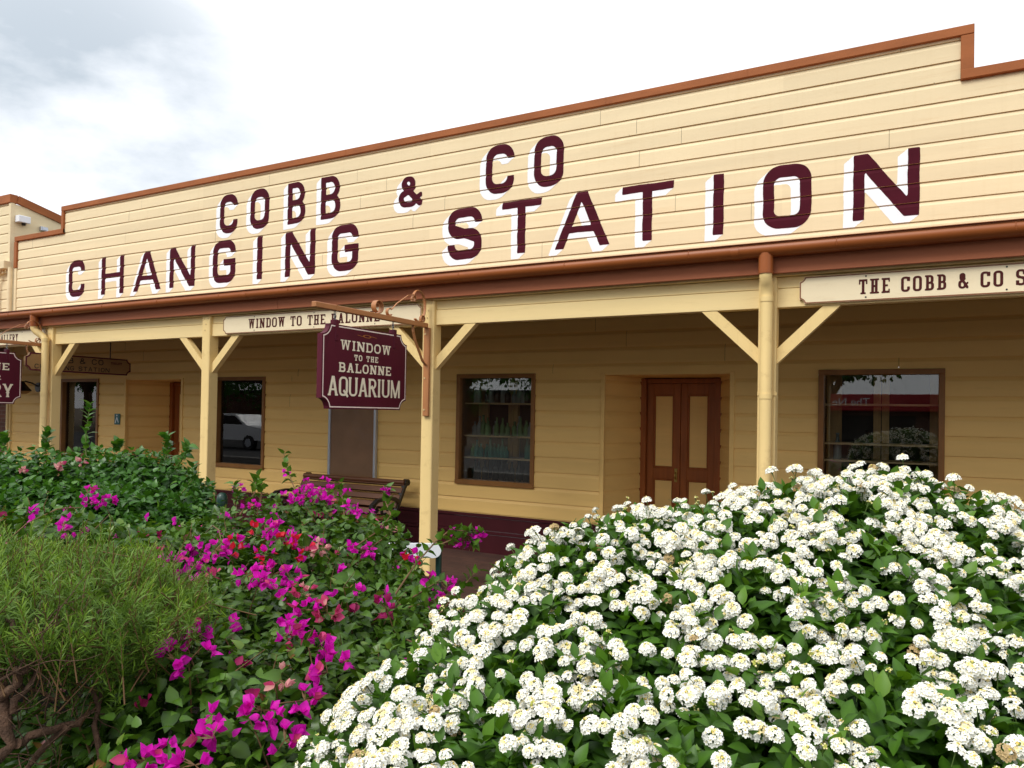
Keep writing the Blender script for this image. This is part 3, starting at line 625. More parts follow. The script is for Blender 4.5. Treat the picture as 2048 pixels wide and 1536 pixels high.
for xx in np.arange(X0+.5, X1, 1.05): g.tube([(xx, 5.66, 2.975), (xx, 5.645, 2.945), (xx+.004, 5.655, 2.92)], .004, 5)
g.build('gutter', M['gutter'], bld)
f = MB(); cut = [X0, -14.6, -6.02, 1.9, X1]
for a, e in zip(cut, cut[1:]): f.box(a+.0015, e-.0015, 5.776, 5.80, 2.775, 2.905, c=.003)
f.build('fascia', M['fascia'], bld)
bm_ = MB(); bm_.box(X0, X1, YP+.035, YP+.12, 2.53, 2.672, c=.004); bm_.box(X0, X1, YP+.042, YP+.11, 2.676, 2.76, c=.003); bm_.box(X0, X1, YP+.0, YP+.10, 2.763, 2.80, c=.003)
bm_.build('verandah_beam', M['beam'], bld)
for px in (-16.55, -13.43, -10.31, -7.21, -4.094, -.99, 2.12):
    d = MB(); h = .065; d.box(px-h, px+h, YP, YP+.13, .14, 2.762, c=.007); po = d.build('verandah_post', M['trim'], bld)
    d = MB(); d.box(px-h-.006, px+h+.006, YP-.006, YP+.136, 0, .14, c=.006); d.build('post_base', M['plinth'], po)
    d = MB()
    for z, s in ((2.735, -1), (2.735, 1), (2.67, 0), (2.60, -.4)): d.tube([(px+s*.035, YP-.005, z), (px+s*.035, YP+.004, z)], .008, 8)
    d.build('bolt', M['bolt'], po)
    for s in (-1, 1):
        d = MB(); a = Vector((px+s*h*.98, YP+.075, 2.105)); e = Vector((px+s*.50, YP+.075, 2.545)); dd = (e-a).normalized(); nn = Vector((-dd.z, 0, dd.x))*s
        wv = .043; q1 = [a-nn*0, a+Vector((0, 0, .115)), Vector((e.x-s*.115, e.y, 2.528)), Vector((e.x+s*.005, e.y, 2.528))]
        A_ = [Vector((p_.x, YP+.04, p_.z)) for p_ in q1]; B_ = [Vector((p_.x, YP+.105, p_.z)) for p_ in q1]
        d.add(A_+B_, [(0, 1, 2, 3), (7, 6, 5, 4), (0, 4, 5, 1), (1, 5, 6, 2), (2, 6, 7, 3), (3, 7, 4, 0)]); d.build('brace', M['trim'], po)
def downpipe(px, off, bend):
    d = MB(); y = YP-.062; r0 = .045
    if bend:
        pts = [(px-.17, 5.71, 2.77), (px-.17, 5.71, 2.735), (px-.15, 5.725, 2.70), (px-.06, y-.005, 2.635), (px-.015, y, 2.60), (px, y, 2.55), (px, y, .02)]
    else: pts = [(px, 5.71, 2.77), (px, 5.71, 2.75), (px, 5.735, 2.705), (px, y, 2.66), (px, y, 2.60), (px, y, .02)]
    d.tube(pts, r0, 16); 
    for z in (2.585, 1.86, .9): d.tube([(px, y, z-.02), (px, y, z+.02)], r0+.004, 16)
    dp = d.build('downpipe', M['trim'], bld)
    d = MB(); d.tube([(pts[0][0], 5.71, 2.765), (pts[0][0], 5.71, 2.915)], r0+.007, 16); d.build('downpipe_outlet', M['gutter'], dp)
    d = MB()
    for z in (1.88, .92): d.box(px-.07, px+.07, YP-.008, YP-.001, z-.012, z+.012)
    d.build('pipe_clip', M['trim'], dp)
downpipe(-.985, 0, False); downpipe(-10.30, 0, True)

# ------------------------------------------------------------------ neighbour on the left
nb = empty('neighbouring_building', (-15.2, YW, 0), 'cream weatherboard shop next door, at the left edge, with a higher brown-capped parapet', 'building')
n_ = MB(); XN = -15.19
boards(n_, -22, YW, 1, 0, 22+XN, 3.3, 5.62, seed=31)
n_.add([(XN, YW+.02, 2.5), (XN, 20, 2.5), (XN, 20, 4.2), (XN, YW+.02, 5.55)], [(0, 1, 2, 3)])
n_.box(XN-.06, XN+.008, YW-.02, YW+.05, 3.0, 5.56, c=.004)
n_.build('parapet', M['cream'], nb)
n_ = MB(); n_.box(-22, XN+.015, YW-.04, YW+.1, 5.56, 5.72, c=.005); n_.bar((XN, YW+.1, 5.64), (XN, 14, 5.64-.232*6.08), .07, .15); n_.build('parapet_coping', M['coping'], nb)
n_ = MB(); n_.box(-22, -15.13, YW-.03, YW+.06, 0, 3.3); n_.build('brick_wall', M['brick'], nb)
n_ = MB(); n_.box(-15.12, -15.06, YW-.05, YW+.05, 0, 3.3, c=.004); n_.box(-15.05, -15.005, YW-.03, YW+.05, 0, 3.3, c=.004); n_.build('corner_trim', M['trim'], nb)
n_ = MB(); n_.box(-15.34, -15.10, YW-.16, YW-.02, 4.27, 4.42, c=.008); n_.tube([(-15.07, YW-.06, 4.3), (-15.07, YW-.06, 3.0)], .04, 12); n_.tube([(-15.36, YW-.09, 4.29), (-15.44, YW-.1, 4.2), (-15.52, YW-.1, 4.12), (-15.55, YW-.1, 3.0)], .035, 10); n_.bar((-22, YW-.05, 4.14), (-15.3, YW-.05, 4.25), .03, .09)
n_.build('rainwater_head', M['cream'], nb)
s = empty('security_light', (-15.15, 7.99, 5.26), 'small white floodlight box on the side wall of the left neighbour', 'light')
q = MB(); q.box(-15.188, -15.05, 7.88, 8.10, 5.20, 5.33, c=.008); q.build('housing', M['pvc'], s)
q = MB(); q.lathe([(.0, -.05), (.032, -.045), (.036, 0)], (-15.11, 8.0, 5.20)); q.build('sensor', M['iron'], s)
s = empty('vent_box', (-15.15, 8.4, 5.19), 'tiny pale box low on the neighbour side wall, beside the floodlight', 'box')
q = MB(); q.box(-15.188, -15.12, 8.33, 8.47, 5.14, 5.22, c=.005); q.box(-15.13, -15.11, 8.36, 8.44, 5.15, 5.21, c=.004); q.build('housing', M['alu'], s)
# ------------------------------------------------------------------ signs
def name_board(x0, x1, label, words=None, tx=None, screws=(), tv=.020, gap=.018):
    o = empty('name_board', ((x0+x1)/2, YP+.02, 2.65), label, 'sign', 'name boards along the verandah beam'); z0, z1, r = 2.546, 2.745, .035
    d = MB(); d.prism(notched(x0, x1, z0, z1, r), (0, YP+.034, 0), (1, 0, 0), (0, 0, 1), .022); d.build('board', M['name_board'], o)
    d = MB(); flat_text(d, [border_item(x0, x1, z0, z1, r, .006, .009)], .006, (0, YP+.012, 0), (1, 0, 0), (0, 0, 1), .0015); d.build('border', M['border'], o)
    if words:
        d = MB(); flat_text(d, line_sdf(words, tx[0], tx[1], 2.594, 2.70, tv, .015, .009, gap), .0035, (0, YP+.012, 0), (1, 0, 0), (0, 0, 1), .002); d.build('lettering', M['lettering'], o)
    d = MB()
    for sx in screws:
        for z in (2.572, 2.722): d.tube([(sx, YP+.009, z), (sx, YP+.013, z)], .006, 8)
    if screws: d.build('screw', M['iron'], o)
name_board(-6.935, -4.185, 'cream board lettered WINDOW TO THE BALONNE on the verandah beam', 'WINDOW TO THE BALONNE', (-6.53, -4.69), (-6.44, -5.56, -4.75))
name_board(-.765, 2.02, 'cream board lettered THE COBB & CO at the right end of the verandah beam', 'THE COBB & CO S', (-.365, .625), (-.32, .52), .017, .018)
name_board(-13.2, -10.44, 'cream board lettered GALLERY on the beam at the left edge', 'GALLERY', (-11.62, -11.10), (-11.0,), .017, .014)

def scroll(c, r0, r1, a0, a1, y_sign=1, n=26):
    """spiral in the x = const plane: centre c=(x, y, z), radius r0..r1, angle a0..a1 in degrees"""
    o = []
    for i in range(n+1):
        t = i/n; a = rad(a0+(a1-a0)*t); r_ = r0+(r1-r0)*t; o.append(Vector((c[0], c[1]+y_sign*r_*math.cos(a), c[2]+r_*math.sin(a))))
    return o
def strip(mb, pts, wx, t, mi=0):
    """flat iron strip along pts in a plane x = const: wide in x, thin across"""
    V = []
    for i, p_ in enumerate(pts):
        d = (pts[min(i+1, len(pts)-1)]-pts[max(i-1, 0)]).normalized(); nn = Vector((0, -d.z, d.y))
        for sx, sn in ((-1, -1), (1, -1), (1, 1), (-1, 1)): V.append(p_+Vector((sx*wx/2, 0, 0))+nn*sn*t/2)
    k_ = len(pts); F = [(i*4+j, i*4+(j+1) % 4, i*4+4+(j+1) % 4, i*4+4+j) for i in range(k_-1) for j in range(4)]+[(3, 2, 1, 0), (k_*4-4, k_*4-3, k_*4-2, k_*4-1)]
    mb.add(V, F, mi)
def bracket(x, label):
    o = empty('sign_bracket', (x, YP-.02, 2.5), label, 'sign bracket', 'iron sign brackets on the verandah posts')
    d = MB(); d.box(x-.024, x+.024, 4.29, YP-.035, 2.497, 2.541, c=.004); d.box(x-.0255, x+.0255, 4.52, 4.535, 2.496, 2.543); d.build('arm', M['bracket'], o)
    d = MB(); d.box(x-.032, x+.032, YP-.034, YP-.004, 1.66, 2.50, c=.004); d.build('back_plate', M['bracket'], o)
    d = MB()
    for z in (2.44, 2.02, 1.72): d.tube([(x-.01, YP-.04, z), (x-.01, YP-.03, z)], .009, 8)
    d.build('bolt', M['bolt'], o)
    d = MB(); strip(d, [Vector((x, 5.58, 2.498)), Vector((x, 5.585, 2.44)), Vector((x, 5.62, 2.36)), Vector((x, 5.74, 2.18)), Vector((x, YP-.03, 2.14)), Vector((x, YP-.012, 2.15))], .026, .007); d.build('lower_strap', M['bracket'], o)
    d = MB()
    ring = [Vector((x, 5.66+.105*math.cos(rad(t)), 2.69+.145*math.sin(rad(t)))) for t in range(-120, 175, 12)]
    strip(d, scroll((x, 5.725, 2.575), .03, .03, 260, -60)+[], .026, .006)
    strip(d, ring, .026, .007); strip(d, scroll((x, 5.575, 2.745), .012, .036, -300, 60, 1), .026, .006)
    strip(d, [Vector((x, 5.60, 2.79)), Vector((x, 5.50, 2.765)), Vector((x, 5.33, 2.665)), Vector((x, 5.255, 2.60))], .012, .006)
    strip(d, scroll((x, 5.225, 2.575), .034, .030, 60, 330), .03, .006)
    strip(d, scroll((x, 5.06, 2.60), .056, .050, -80, 250), .05, .006); strip(d, scroll((x, 5.05, 2.60), .02, .035, 0, 250), .03, .005)
    d.build('scroll', M['bracket'], o)
def hanging_sign(x, y0, y1, label, lines):
    o = empty('hanging_sign', (x, (y0+y1)/2, 2.39), label, 'sign', 'maroon signs hanging from the iron brackets'); z0, z1, r = 1.712, 2.388, .085
    d = MB(); d.prism(notched(y0, y1, z0, z1, r), (x-.025, 0, 0), (0, 1, 0), (0, 0, 1), .05); d.build('board', M['sign'], o)
    for sgn in (1, -1):
        org, u, off = ((x+.025, 0, 0), (0, 1, 0), .0015) if sgn > 0 else ((x-.025, y0+y1, 0), (0, -1, 0), .0015)
        d = MB(); flat_text(d, [border_item(y0, y1, z0, z1, r, .016, .0095)], .006, org, u, (0, 0, 1), off)
        d.build('border', M['sign_pink'], o)
        d = MB()
        for txt, a, e, za, zb, tv, th, sf, gap in lines: flat_text(d, line_sdf(txt, a, e, za, zb, tv, th, sf, gap), .003 if zb-za < .1 else .004, org, u, (0, 0, 1), .002)
        d.build('lettering', M['sign_cream'], o)
    rg = random.Random(4)
    for i in range(16):
        d = MB()
        y = rg.choice([rg.uniform(y0+.03, y0+.25), rg.uniform(y0+.03, y1-.05)]); z = rg.uniform(z0+.08, z1-.12); l = rg.uniform(.03, .11); ww = rg.uniform(.0012, .003)
        pts = [(y, z), (y+ww, z+l*.2), (y+ww*.8, z+l*.7), (y+rg.uniform(-.004, .004), z+l), (y-ww*.4, z+l*.6)]
        d.add([(x+.0257, a, e) for a, e in pts], [list(range(5))]); d.build('crack', M['crack'], o)
    d = MB(); ym = (y0+y1)/2-.01; g_ = lambda X, Z: np.minimum(np.abs(np.hypot((X-ym)/.045, (Z-2.325)/.011)-1)*.012-.0022, np.maximum(np.abs(Z-2.325-.004*np.sin((X-ym)*30))-.0016, np.abs(np.abs(X-ym)-.08)-.045))
    flat_text(d, [(g_, (ym-.14, ym+.14, 2.30, 2.35))], .002, (x+.025, 0, 0), (0, 1, 0), (0, 0, 1), .002); d.build('gold_scroll', M['gold'], o)
    for yy in (y0+.165, y1-.175):
        d = MB(); d.box(x-.031, x+.031, yy-.02, yy+.02, 2.255, 2.425, c=.004); d.tube([(x+.03, yy, 2.30), (x+.035, yy, 2.30)], .008, 8); h_ = d.build('hanger_strap', M['sign'], o)
        d = MB()
        for i in range(3):
            zc = 2.437+i*.022
            pts = [Vector((x+(.009*math.cos(t) if i % 2 else 0), yy+(0 if i % 2 else .009*math.cos(t)), zc+.016*math.sin(t))) for t in np.linspace(0, 2*math.pi, 11)]
            d.tube(pts, .0035, 5, cap=False)
        d.build('chain', M['chain'], h_)
bracket(-4.09, 'tan iron scroll bracket carrying the Window to the Balonne Aquarium sign')
bracket(-10.40, 'tan iron scroll bracket at the left edge, beside the bent downpipe')
hanging_sign(-4.09, 4.365, 5.458, 'maroon hanging sign lettered Window to the Balonne Aquarium',
    [('WINDOW', 4.572, 5.225, 2.192, 2.272, .019, .013, .009, .016), ('TO THE', 4.742, 5.052, 2.113, 2.162, .012, .009, .005, .012), ('BALONNE', 4.558, 5.232, 2.011, 2.088, .019, .0125, .009, .016), ('AQUARIUM', 4.435, 5.368, 1.818, 1.974, .026, .017, .005, .008)])
hanging_sign(-10.40, 4.42, 5.515, 'maroon hanging sign at the left edge with lines ending in NE, R and RY',
    [('BALONNE', 4.61, 5.36, 2.150, 2.240, .021, .014, .010, .018), ('RIVER', 4.77, 5.262, 2.022, 2.082, .015, .012, .008, .011), ('GALLERY', 4.49, 5.415, 1.80, 1.972, .028, .019, .005, .012)])
# dull sign hung crosswise under the verandah roof
o = empty('under_awning_sign', (-10.35, 6.3, 2.4), 'dull tan sign lettered COBB & CO CHANGING STATION hung under the dark verandah roof', 'sign')
d = MB(); ya, ye, za, ze, r_ = 5.535, 7.03, 2.165, 2.405, .055
d.prism(notched(ya, ye, za, ze, r_), (-10.37, 0, 0), (0, 1, 0), (0, 0, 1), .04); d.build('board', M['dull_sign'], o)
d = MB(); flat_text(d, [border_item(ya, ye, za, ze, r_, .009, .02)], .008, (-10.33, 0, 0), (0, 1, 0), (0, 0, 1), .0015); d.build('border', M['sign'], o)
d = MB(); items = line_sdf('COBB & CO', 5.80, 6.605, 2.293, 2.372, .014, .012, 0, .022)+line_sdf('CHANGING STATION', 5.65, 6.70, 2.194, 2.256, .011, .010, 0, .013)
flat_text(d, items, .003, (-10.33, 0, 0), (0, 1, 0), (0, 0, 1), .002); d.build('lettering', M['iron'], o)
d = MB(); flat_text(d, line_sdf('TOILET', 6.72, 6.89, 2.315, 2.348, .009, .007, .004, .004), .0025, (-10.33, 0, 0), (0, 1, 0), (0, 0, 1), .002); d.build('small_lettering', M['sign'], o)
for yy in (5.95, 6.72):
    d = MB(); d.tube([(-10.35, yy, 2.40), (-10.35, yy, 3.05)], .007, 6); d.build('hanger_rod', M['iron'], o)

# ------------------------------------------------------------------ things on the wall and under the verandah
o = empty('noticeboard', (-6.69, YW-.02, 1.4), 'glazed brown noticeboard in a silver frame on the wall above the slatted bench', 'noticeboard')
a, e, za, ze, t = -7.095, -6.27, .765, 2.10, .035
d = MB(); d.box(a+t, e-t, YW-.034, YW-.004, za+t, ze-t); d.build('panel', M['board_panel'], o)
d = MB(); d.box(a, e, YW-.055, YW-.002, za, za+t, c=.004); d.box(a, e, YW-.055, YW-.002, ze-t, ze, c=.004); d.box(a, a+t, YW-.054, YW-.003, za+t, ze-t, c=.004); d.box(e-t, e, YW-.054, YW-.003, za+t, ze-t, c=.004); d.build('frame', M['alu'], o)
o = empty('wall_plaque', (-11.80, YW-.01, 1.48), 'tiny blue-green plaque between the left window and the left doorway', 'plaque')
d = MB(); d.box(-11.87, -11.73, YW-.016, YW-.002, 1.40, 1.58, c=.003); d.build('plate', paint('blue_green_plate', (0.02, 0.12, 0.12), 0.4, 0.1, 9), o)
d = MB(); flat_text(d, [((lambda X, Z: np.minimum(cap(X, Z, (-11.84, 1.43), (-11.80, 1.52), .018), np.minimum(cap(X, Z, (-11.80, 1.52), (-11.76, 1.44), .018), np.hypot(X+11.80, Z-1.553)-.014))), (-11.87, -11.73, 1.40, 1.58))], .004, (0, YW-.016, 0), (1, 0, 0), (0, 0, 1), .002); d.build('pictogram', M['white'], o)
o = empty('wall_lamp', (-14.2, YW-.03, 2.03), 'black barn-style wall lamp beneath the dull tan sign at the left', 'lamp')
d = MB(); d.tube([(-14.13, YW-.03, 2.03), (-14.13, YW-.002, 2.03)], .085, 16); d.build('back_plate', M['iron'], o)
d = MB(); d.tube([(-14.13, YW-.03, 2.05), (-14.13, YW-.12, 2.10), (-14.13, YW-.24, 2.13), (-14.13, YW-.30, 2.10)], .014, 8); d.build('arm', M['iron'], o)
d = MB(); d.lathe([(.02, .10), (.045, .10), (.05, .06), (.10, .0), (.15, -.06), (.152, -.075)], (-14.13, YW-.30, 2.03), 18); d.build('shade', M['iron'], o)
d = MB(); d.lathe([(.145, -.07), (.12, -.10), (.07, -.125), (.0, -.13)], (-14.13, YW-.30, 2.03), 16); d.build('diffuser', M['dull_sign'], o)

o = empty('slatted_bench', (-6.47, 7.4, 0), 'brown slatted timber bench with black cast-iron ends against the wall below the noticeboard', 'bench')
bx0, bx1 = -7.36, -5.66
d = MB()
for i in range(5):
    t = i/4; y = 7.41+.21*t; z = .44+.35*t; d.bar((bx0, y, z), (bx1, y, z), .024, .072, up=(0, .5, .86), c=.005)
d.tube([(bx0, 7.61, .805), (bx1, 7.61, .805)], .03, 10); d.build('backrest', M['bench_wood'], o)
d = MB()
for i in range(5): d.box(bx0, bx1, 6.90+i*.096, 6.90+i*.096+.078, .372+.0*i, .40, c=.006)
d.build('seat', M['bench_wood'], o)
for xx in (bx0+.03, bx1-.01):
    d = MB(); P3 = lambda L: [Vector((xx, y, z)) for y, z in L]
    strip(d, P3([(7.66, .81), (7.62, .76), (7.50, .56), (7.44, .43), (7.47, .22), (7.56, .06), (7.60, .0)]), .05, .045)
    strip(d, P3([(7.45, .36), (7.2, .345), (6.95, .36), (6.88, .33), (6.93, .2), (6.90, .08), (6.84, .0)]), .05, .042)
    strip(d, P3([(7.49, .58), (7.40, .62), (7.25, .635), (7.08, .62), (6.98, .565), (6.985, .49), (7.04, .475), (7.07, .51), (7.05, .54)]), .055, .04)
    strip(d, P3([(7.03, .48), (6.98, .42), (6.95, .37)]), .045, .035); strip(d, scroll((xx, 7.66, .795), .045, .02, 180, -120), .055, .025); strip(d, scroll((xx, 7.22, .48), .07, .03, 0, 330), .03, .022)
    strip(d, P3([(6.93, .16), (7.15, .13), (7.47, .18)]), .035, .03)
    d.build('end_frame', M['iron'], o)

# bottles on the shelves of the middle window, others in the windows either side
def bottle_mesh(name, prof, mat):
    d = MB(); d.lathe(prof, (0, 0, 0), 12); return d.mesh(name, M[mat])
M['b_clear'] = bottlemat('clear_glass', (0.30, 0.33, 0.31)); M['b_pale'] = bottlemat('pale_green_glass', (0.17, 0.30, 0.12)); M['b_aqua'] = bottlemat('aqua_glass', (0.06, 0.23, 0.17)); M['b_dark'] = bottlemat('dark_glass', (0.03, 0.024, 0.014)); M['b_label'] = paint('old_bottle_wire', (0.35, 0.33, 0.28), 0.5)
tall = [(0, 0), (.034, 0), (.036, .01), (.036, .13), (.030, .155), (.015, .185), (.0125, .235), (.016, .237), (.016, .255), (.009, .256), (.009, .20), (0, .19)]
squat = [(0, 0), (.038, 0), (.040, .01), (.040, .10), (.032, .125), (.016, .14), (.014, .17), (.018, .172), (.018, .185), (.009, .186), (.009, .15), (0, .14)]
wine = [(0, 0), (.037, 0), (.039, .01), (.039, .15), (.034, .18), (.017, .205), (.0145, .275), (.018, .277), (.018, .292), (.009, .293), (.009, .22), (0, .2)]
mesh = {}
def bottle(kind, mat, x, y, z, s, label, group):
    key = (kind, mat)
    if key not in mesh: mesh[key] = bottle_mesh('bottle', {'tall': tall, 'squat': squat, 'wine': wine}[kind], mat)
    ob = bpy.data.objects.new('bottle', mesh[key]); COL.objects.link(ob); ob.location = (x, y, z); ob.scale = (s, s, s*random.uniform(.92, 1.08)); ob.rotation_euler.z = random.uniform(0, 6)
    tag(ob, label, 'bottle', group)
rb = random.Random(3)
def row(x0, x1, n, z, kinds, mats, s, label, group):
    for i in range(n):
        x = x0+(x1-x0)*(i+.5)/n+rb.uniform(-.012, .012)
        bottle(rb.choice(kinds), rb.choice(mats), x, YW+.22+rb.uniform(-.06, .06), z, s*rb.uniform(.9, 1.1), label, group)
row(-4.95, -4.02, 12, 1.826, ['tall', 'squat'], ['b_clear', 'b_clear', 'b_dark'], 1.0, 'clear or brown glass bottle on the top shelf of the middle window', 'bottles on the top shelf of the middle window')
row(-4.95, -4.02, 15, 1.42, ['tall', 'squat'], ['b_pale', 'b_pale', 'b_clear'], .95, 'pale green glass bottle on the second shelf of the middle window', 'bottles on the second shelf of the middle window')
row(-4.95, -4.40, 9, 1.148, ['tall', 'squat'], ['b_aqua', 'b_aqua', 'b_pale'], .9, 'aqua glass bottle on the third shelf of the middle window', 'bottles on the third shelf of the middle window')
row(-4.20, -4.02, 3, 1.148, ['tall'], ['b_aqua'], .9, 'aqua glass bottle on the third shelf of the middle window', 'bottles on the third shelf of the middle window')
row(-4.95, -4.02, 10, .856, ['wine'], ['b_dark'], .95, 'dark wine bottle in the bottom row of the middle window', 'dark bottles in the bottom row of the middle window')
row(-9.33, -8.45, 9, .856, ['tall', 'wine'], ['b_clear', 'b_pale'], .95, 'clear bottle low in the window left of the noticeboard', 'bottles low in the window left of the noticeboard')
row(-13.3, -12.45, 8, 1.86, ['tall'], ['b_dark', 'b_clear'], .9, 'bottle on the top shelf of the far left window', 'bottles in the far left window')
row(-.75, -.35, 3, 1.30, ['squat', 'tall'], ['b_dark', 'b_clear'], 1.2, 'old jar standing on a shelf of the right-hand window', 'jars in the right-hand window')

# white rail on green posts by the kerb side of the paving, and a green bollard
o = empty('white_rail', (-3.6, 4.6, 0), 'white board with rounded ends on a dark green post, half hidden by the bougainvillea', 'rail')
ra, rb2 = Vector((-3.90, 4.49, .615)), Vector((-3.24, 4.85, .625)); dr = (rb2-ra).normalized()
d = MB(); Lr = (rb2-ra).length
pts = [(.055*math.cos(rad(t))*1+.055, .055*math.sin(rad(t))) for t in range(90, 271, 20)]+[(Lr-.055+.055*math.cos(rad(t)), .055*math.sin(rad(t))) for t in range(-90, 91, 20)]
d.prism(pts, ra, dr, (0, 0, 1), .04); d.build('rail_board', M['pvc'], o)
pr = rb2-dr*.05+Vector((0, .02, 0)); pl_ = ra+dr*.1+Vector((0, .02, 0))
for q_ in (pr, pl_):
    d = MB(); d.tube([(q_.x, q_.y+.03, 0), (q_.x, q_.y+.03, q_.z-.02)], .024, 12); d.build('post', M['green_post'], o)
o = empty('green_bollard', (-6.37, 5.4, 0), 'dark green bollard with a rounded cap by the second post from the left', 'bollard')
d = MB(); d.tube([(-6.37, 5.4, 0), (-6.37, 5.4, .72)], .05, 14); d.build('post', M['green_post'], o)
d = MB(); d.lathe([(.056, .70), (.058, .75), (.05, .79), (.03, .815), (0, .822)], (-6.37, 5.4, 0), 14); d.build('cap', M['green_post'], o)
# ------------------------------------------------------------------ plants
LANTANA = [(-0.046, 2.197, 1.086, 0.45), (-0.236, 2.037, 1.091, 0.42), (-0.437, 1.872, 1.062, 0.4), (-0.595, 1.729, 1.111, 0.33), (-0.667, 1.634, 1.099, 0.3), (0.113, 2.228, 1.06, 0.4), (0.253, 2.248, 1.013, 0.4), (-0.698, 1.447, 1.021, 0.3), (-0.5, 1.555, 0.957, 0.4), (-0.311, 1.657, 0.993, 0.4), (-0.122, 1.759, 1.029, 0.4), (0.068, 1.863, 0.989, 0.4), (-0.752, 1.249, 0.967, 0.27), (-0.561, 1.295, 0.915, 0.36), (-0.354, 1.408, 0.888, 0.4), (-0.147, 1.52, 0.911, 0.4), (0.06, 1.632, 0.915, 0.4), (0.225, 1.779, 0.905, 0.4), (-0.766, 1.071, 0.954, 0.22), (-0.603, 1.102, 0.888, 0.33), (-0.409, 1.151, 0.89, 0.35), (-0.231, 1.247, 0.894, 0.35), (-0.054, 1.343, 0.913, 0.35), (0.124, 1.44, 0.908, 0.35), (-0.76, 0.939, 0.934, 0.18), (-0.595, 0.937, 0.871, 0.3), (-0.399, 1.02, 0.884, 0.3), (-0.207, 1.124, 0.887, 0.3), (-0.015, 1.194, 0.905, 0.3), (0.165, 1.292, 0.909, 0.3)]
BOUG = [(-3.03, 3.14, 0.733, 0.5), (-3.113, 2.755, 0.732, 0.45), (-2.606, 3.031, 0.778, 0.4), (-2.894, 2.305, 0.73, 0.4), (-2.477, 2.418, 0.653, 0.5), (-2.219, 2.674, 0.656, 0.38), (-1.958, 2.703, 0.681, 0.26), (-1.719, 2.607, 0.664, 0.2), (-2.951, 2.045, 0.882, 0.32), (-3.042, 1.882, 0.914, 0.28), (-2.283, 1.956, 0.622, 0.45), (-1.897, 2.051, 0.614, 0.45), (-1.641, 2.192, 0.658, 0.33), (-1.4, 2.096, 0.696, 0.22), (-1.857, 1.505, 0.628, 0.4), (-1.649, 1.618, 0.617, 0.4), (-1.44, 1.732, 0.642, 0.35), (-1.237, 1.729, 0.678, 0.25), (-1.966, 1.39, 0.63, 0.28), (-1.58, 1.316, 0.578, 0.35), (-1.4, 1.413, 0.569, 0.35), (-1.231, 1.448, 0.697, 0.22), (-1.658, 1.217, 0.579, 0.28), (-1.392, 1.248, 0.561, 0.3), (-1.231, 1.278, 0.664, 0.2), (-1.729, 1.122, 0.595, 0.2), (-2.611, 1.442, 0.324, 0.35), (-2.378, 1.454, 0.385, 0.3), (-2.744, 1.37, 0.305, 0.35), (-3.312, 1.849, 0.971, 0.3), (-3.444, 1.777, 0.947, 0.3)]
HEDGE = [(-5.446, 2.963, 0.897, 0.5), (-5.077, 3.164, 0.894, 0.5), (-4.678, 3.267, 0.978, 0.42), (-4.407, 3.302, 0.95, 0.33), (-5.004, 2.636, 0.725, 0.5), (-4.67, 2.818, 0.7, 0.5), (-4.272, 2.921, 0.716, 0.5), (-4.067, 3.034, 0.797, 0.33), (-5.846, 2.746, 0.861, 0.5), (-4.398, 2.513, 0.538, 0.5), (-3.923, 2.657, 0.66, 0.4), (-4.57, 2.306, 0.576, 0.5)]
NEEDLE = [(-2.554, 1.35, 1.076, 0.36), (-2.411, 1.428, 1.077, 0.32), (-2.188, 1.436, 1.09, 0.27), (-2.015, 1.417, 1.093, 0.19), (-2.209, 1.196, 1.099, 0.27), (-2.085, 1.264, 1.085, 0.26), (-1.919, 1.298, 1.099, 0.15), (-2.57, 1.228, 1.076, 0.36), (-2.085, 1.094, 1.126, 0.15), (-1.981, 1.15, 1.12, 0.14), (-2.269, 1.05, 1.114, 0.25)]
TRUNK_PTS = [[(-1.95, 0.945, 0.815), (-1.911, 1.022, 0.876), (-1.96, 1.017, 0.977), (-2.064, 1.05, 1.072), (-2.142, 1.063, 1.147)], [(-1.96, 1.017, 0.977), (-1.934, 1.042, 1.041), (-1.92, 1.06, 1.057), (-1.923, 1.058, 1.094), (-1.968, 1.067, 1.121), (-2.096, 1.089, 1.135)], [(-1.92, 1.016, 0.955), (-1.922, 1.06, 1.007), (-1.946, 1.114, 1.062), (-1.946, 1.171, 1.105), (-1.925, 1.238, 1.152)], [(-1.911, 1.022, 0.876), (-1.899, 1.086, 0.879), (-1.894, 1.145, 0.877), (-1.915, 1.225, 0.891), (-1.983, 1.324, 0.927)], [(-1.825, 1.185, 0.744), (-1.884, 1.208, 0.863), (-1.94, 1.233, 0.95), (-2.033, 1.295, 1.025), (-2.102, 1.313, 1.139)], [(-1.931, 0.953, 0.98), (-1.928, 1.01, 1.045), (-1.933, 1.064, 1.078)], [(-1.894, 1.145, 0.877), (-1.931, 1.07, 0.792), (-1.963, 1.053, 0.716)], [(-1.927, 1.057, 1.004), (-1.928, 1.125, 0.96), (-1.933, 1.18, 0.928)]]
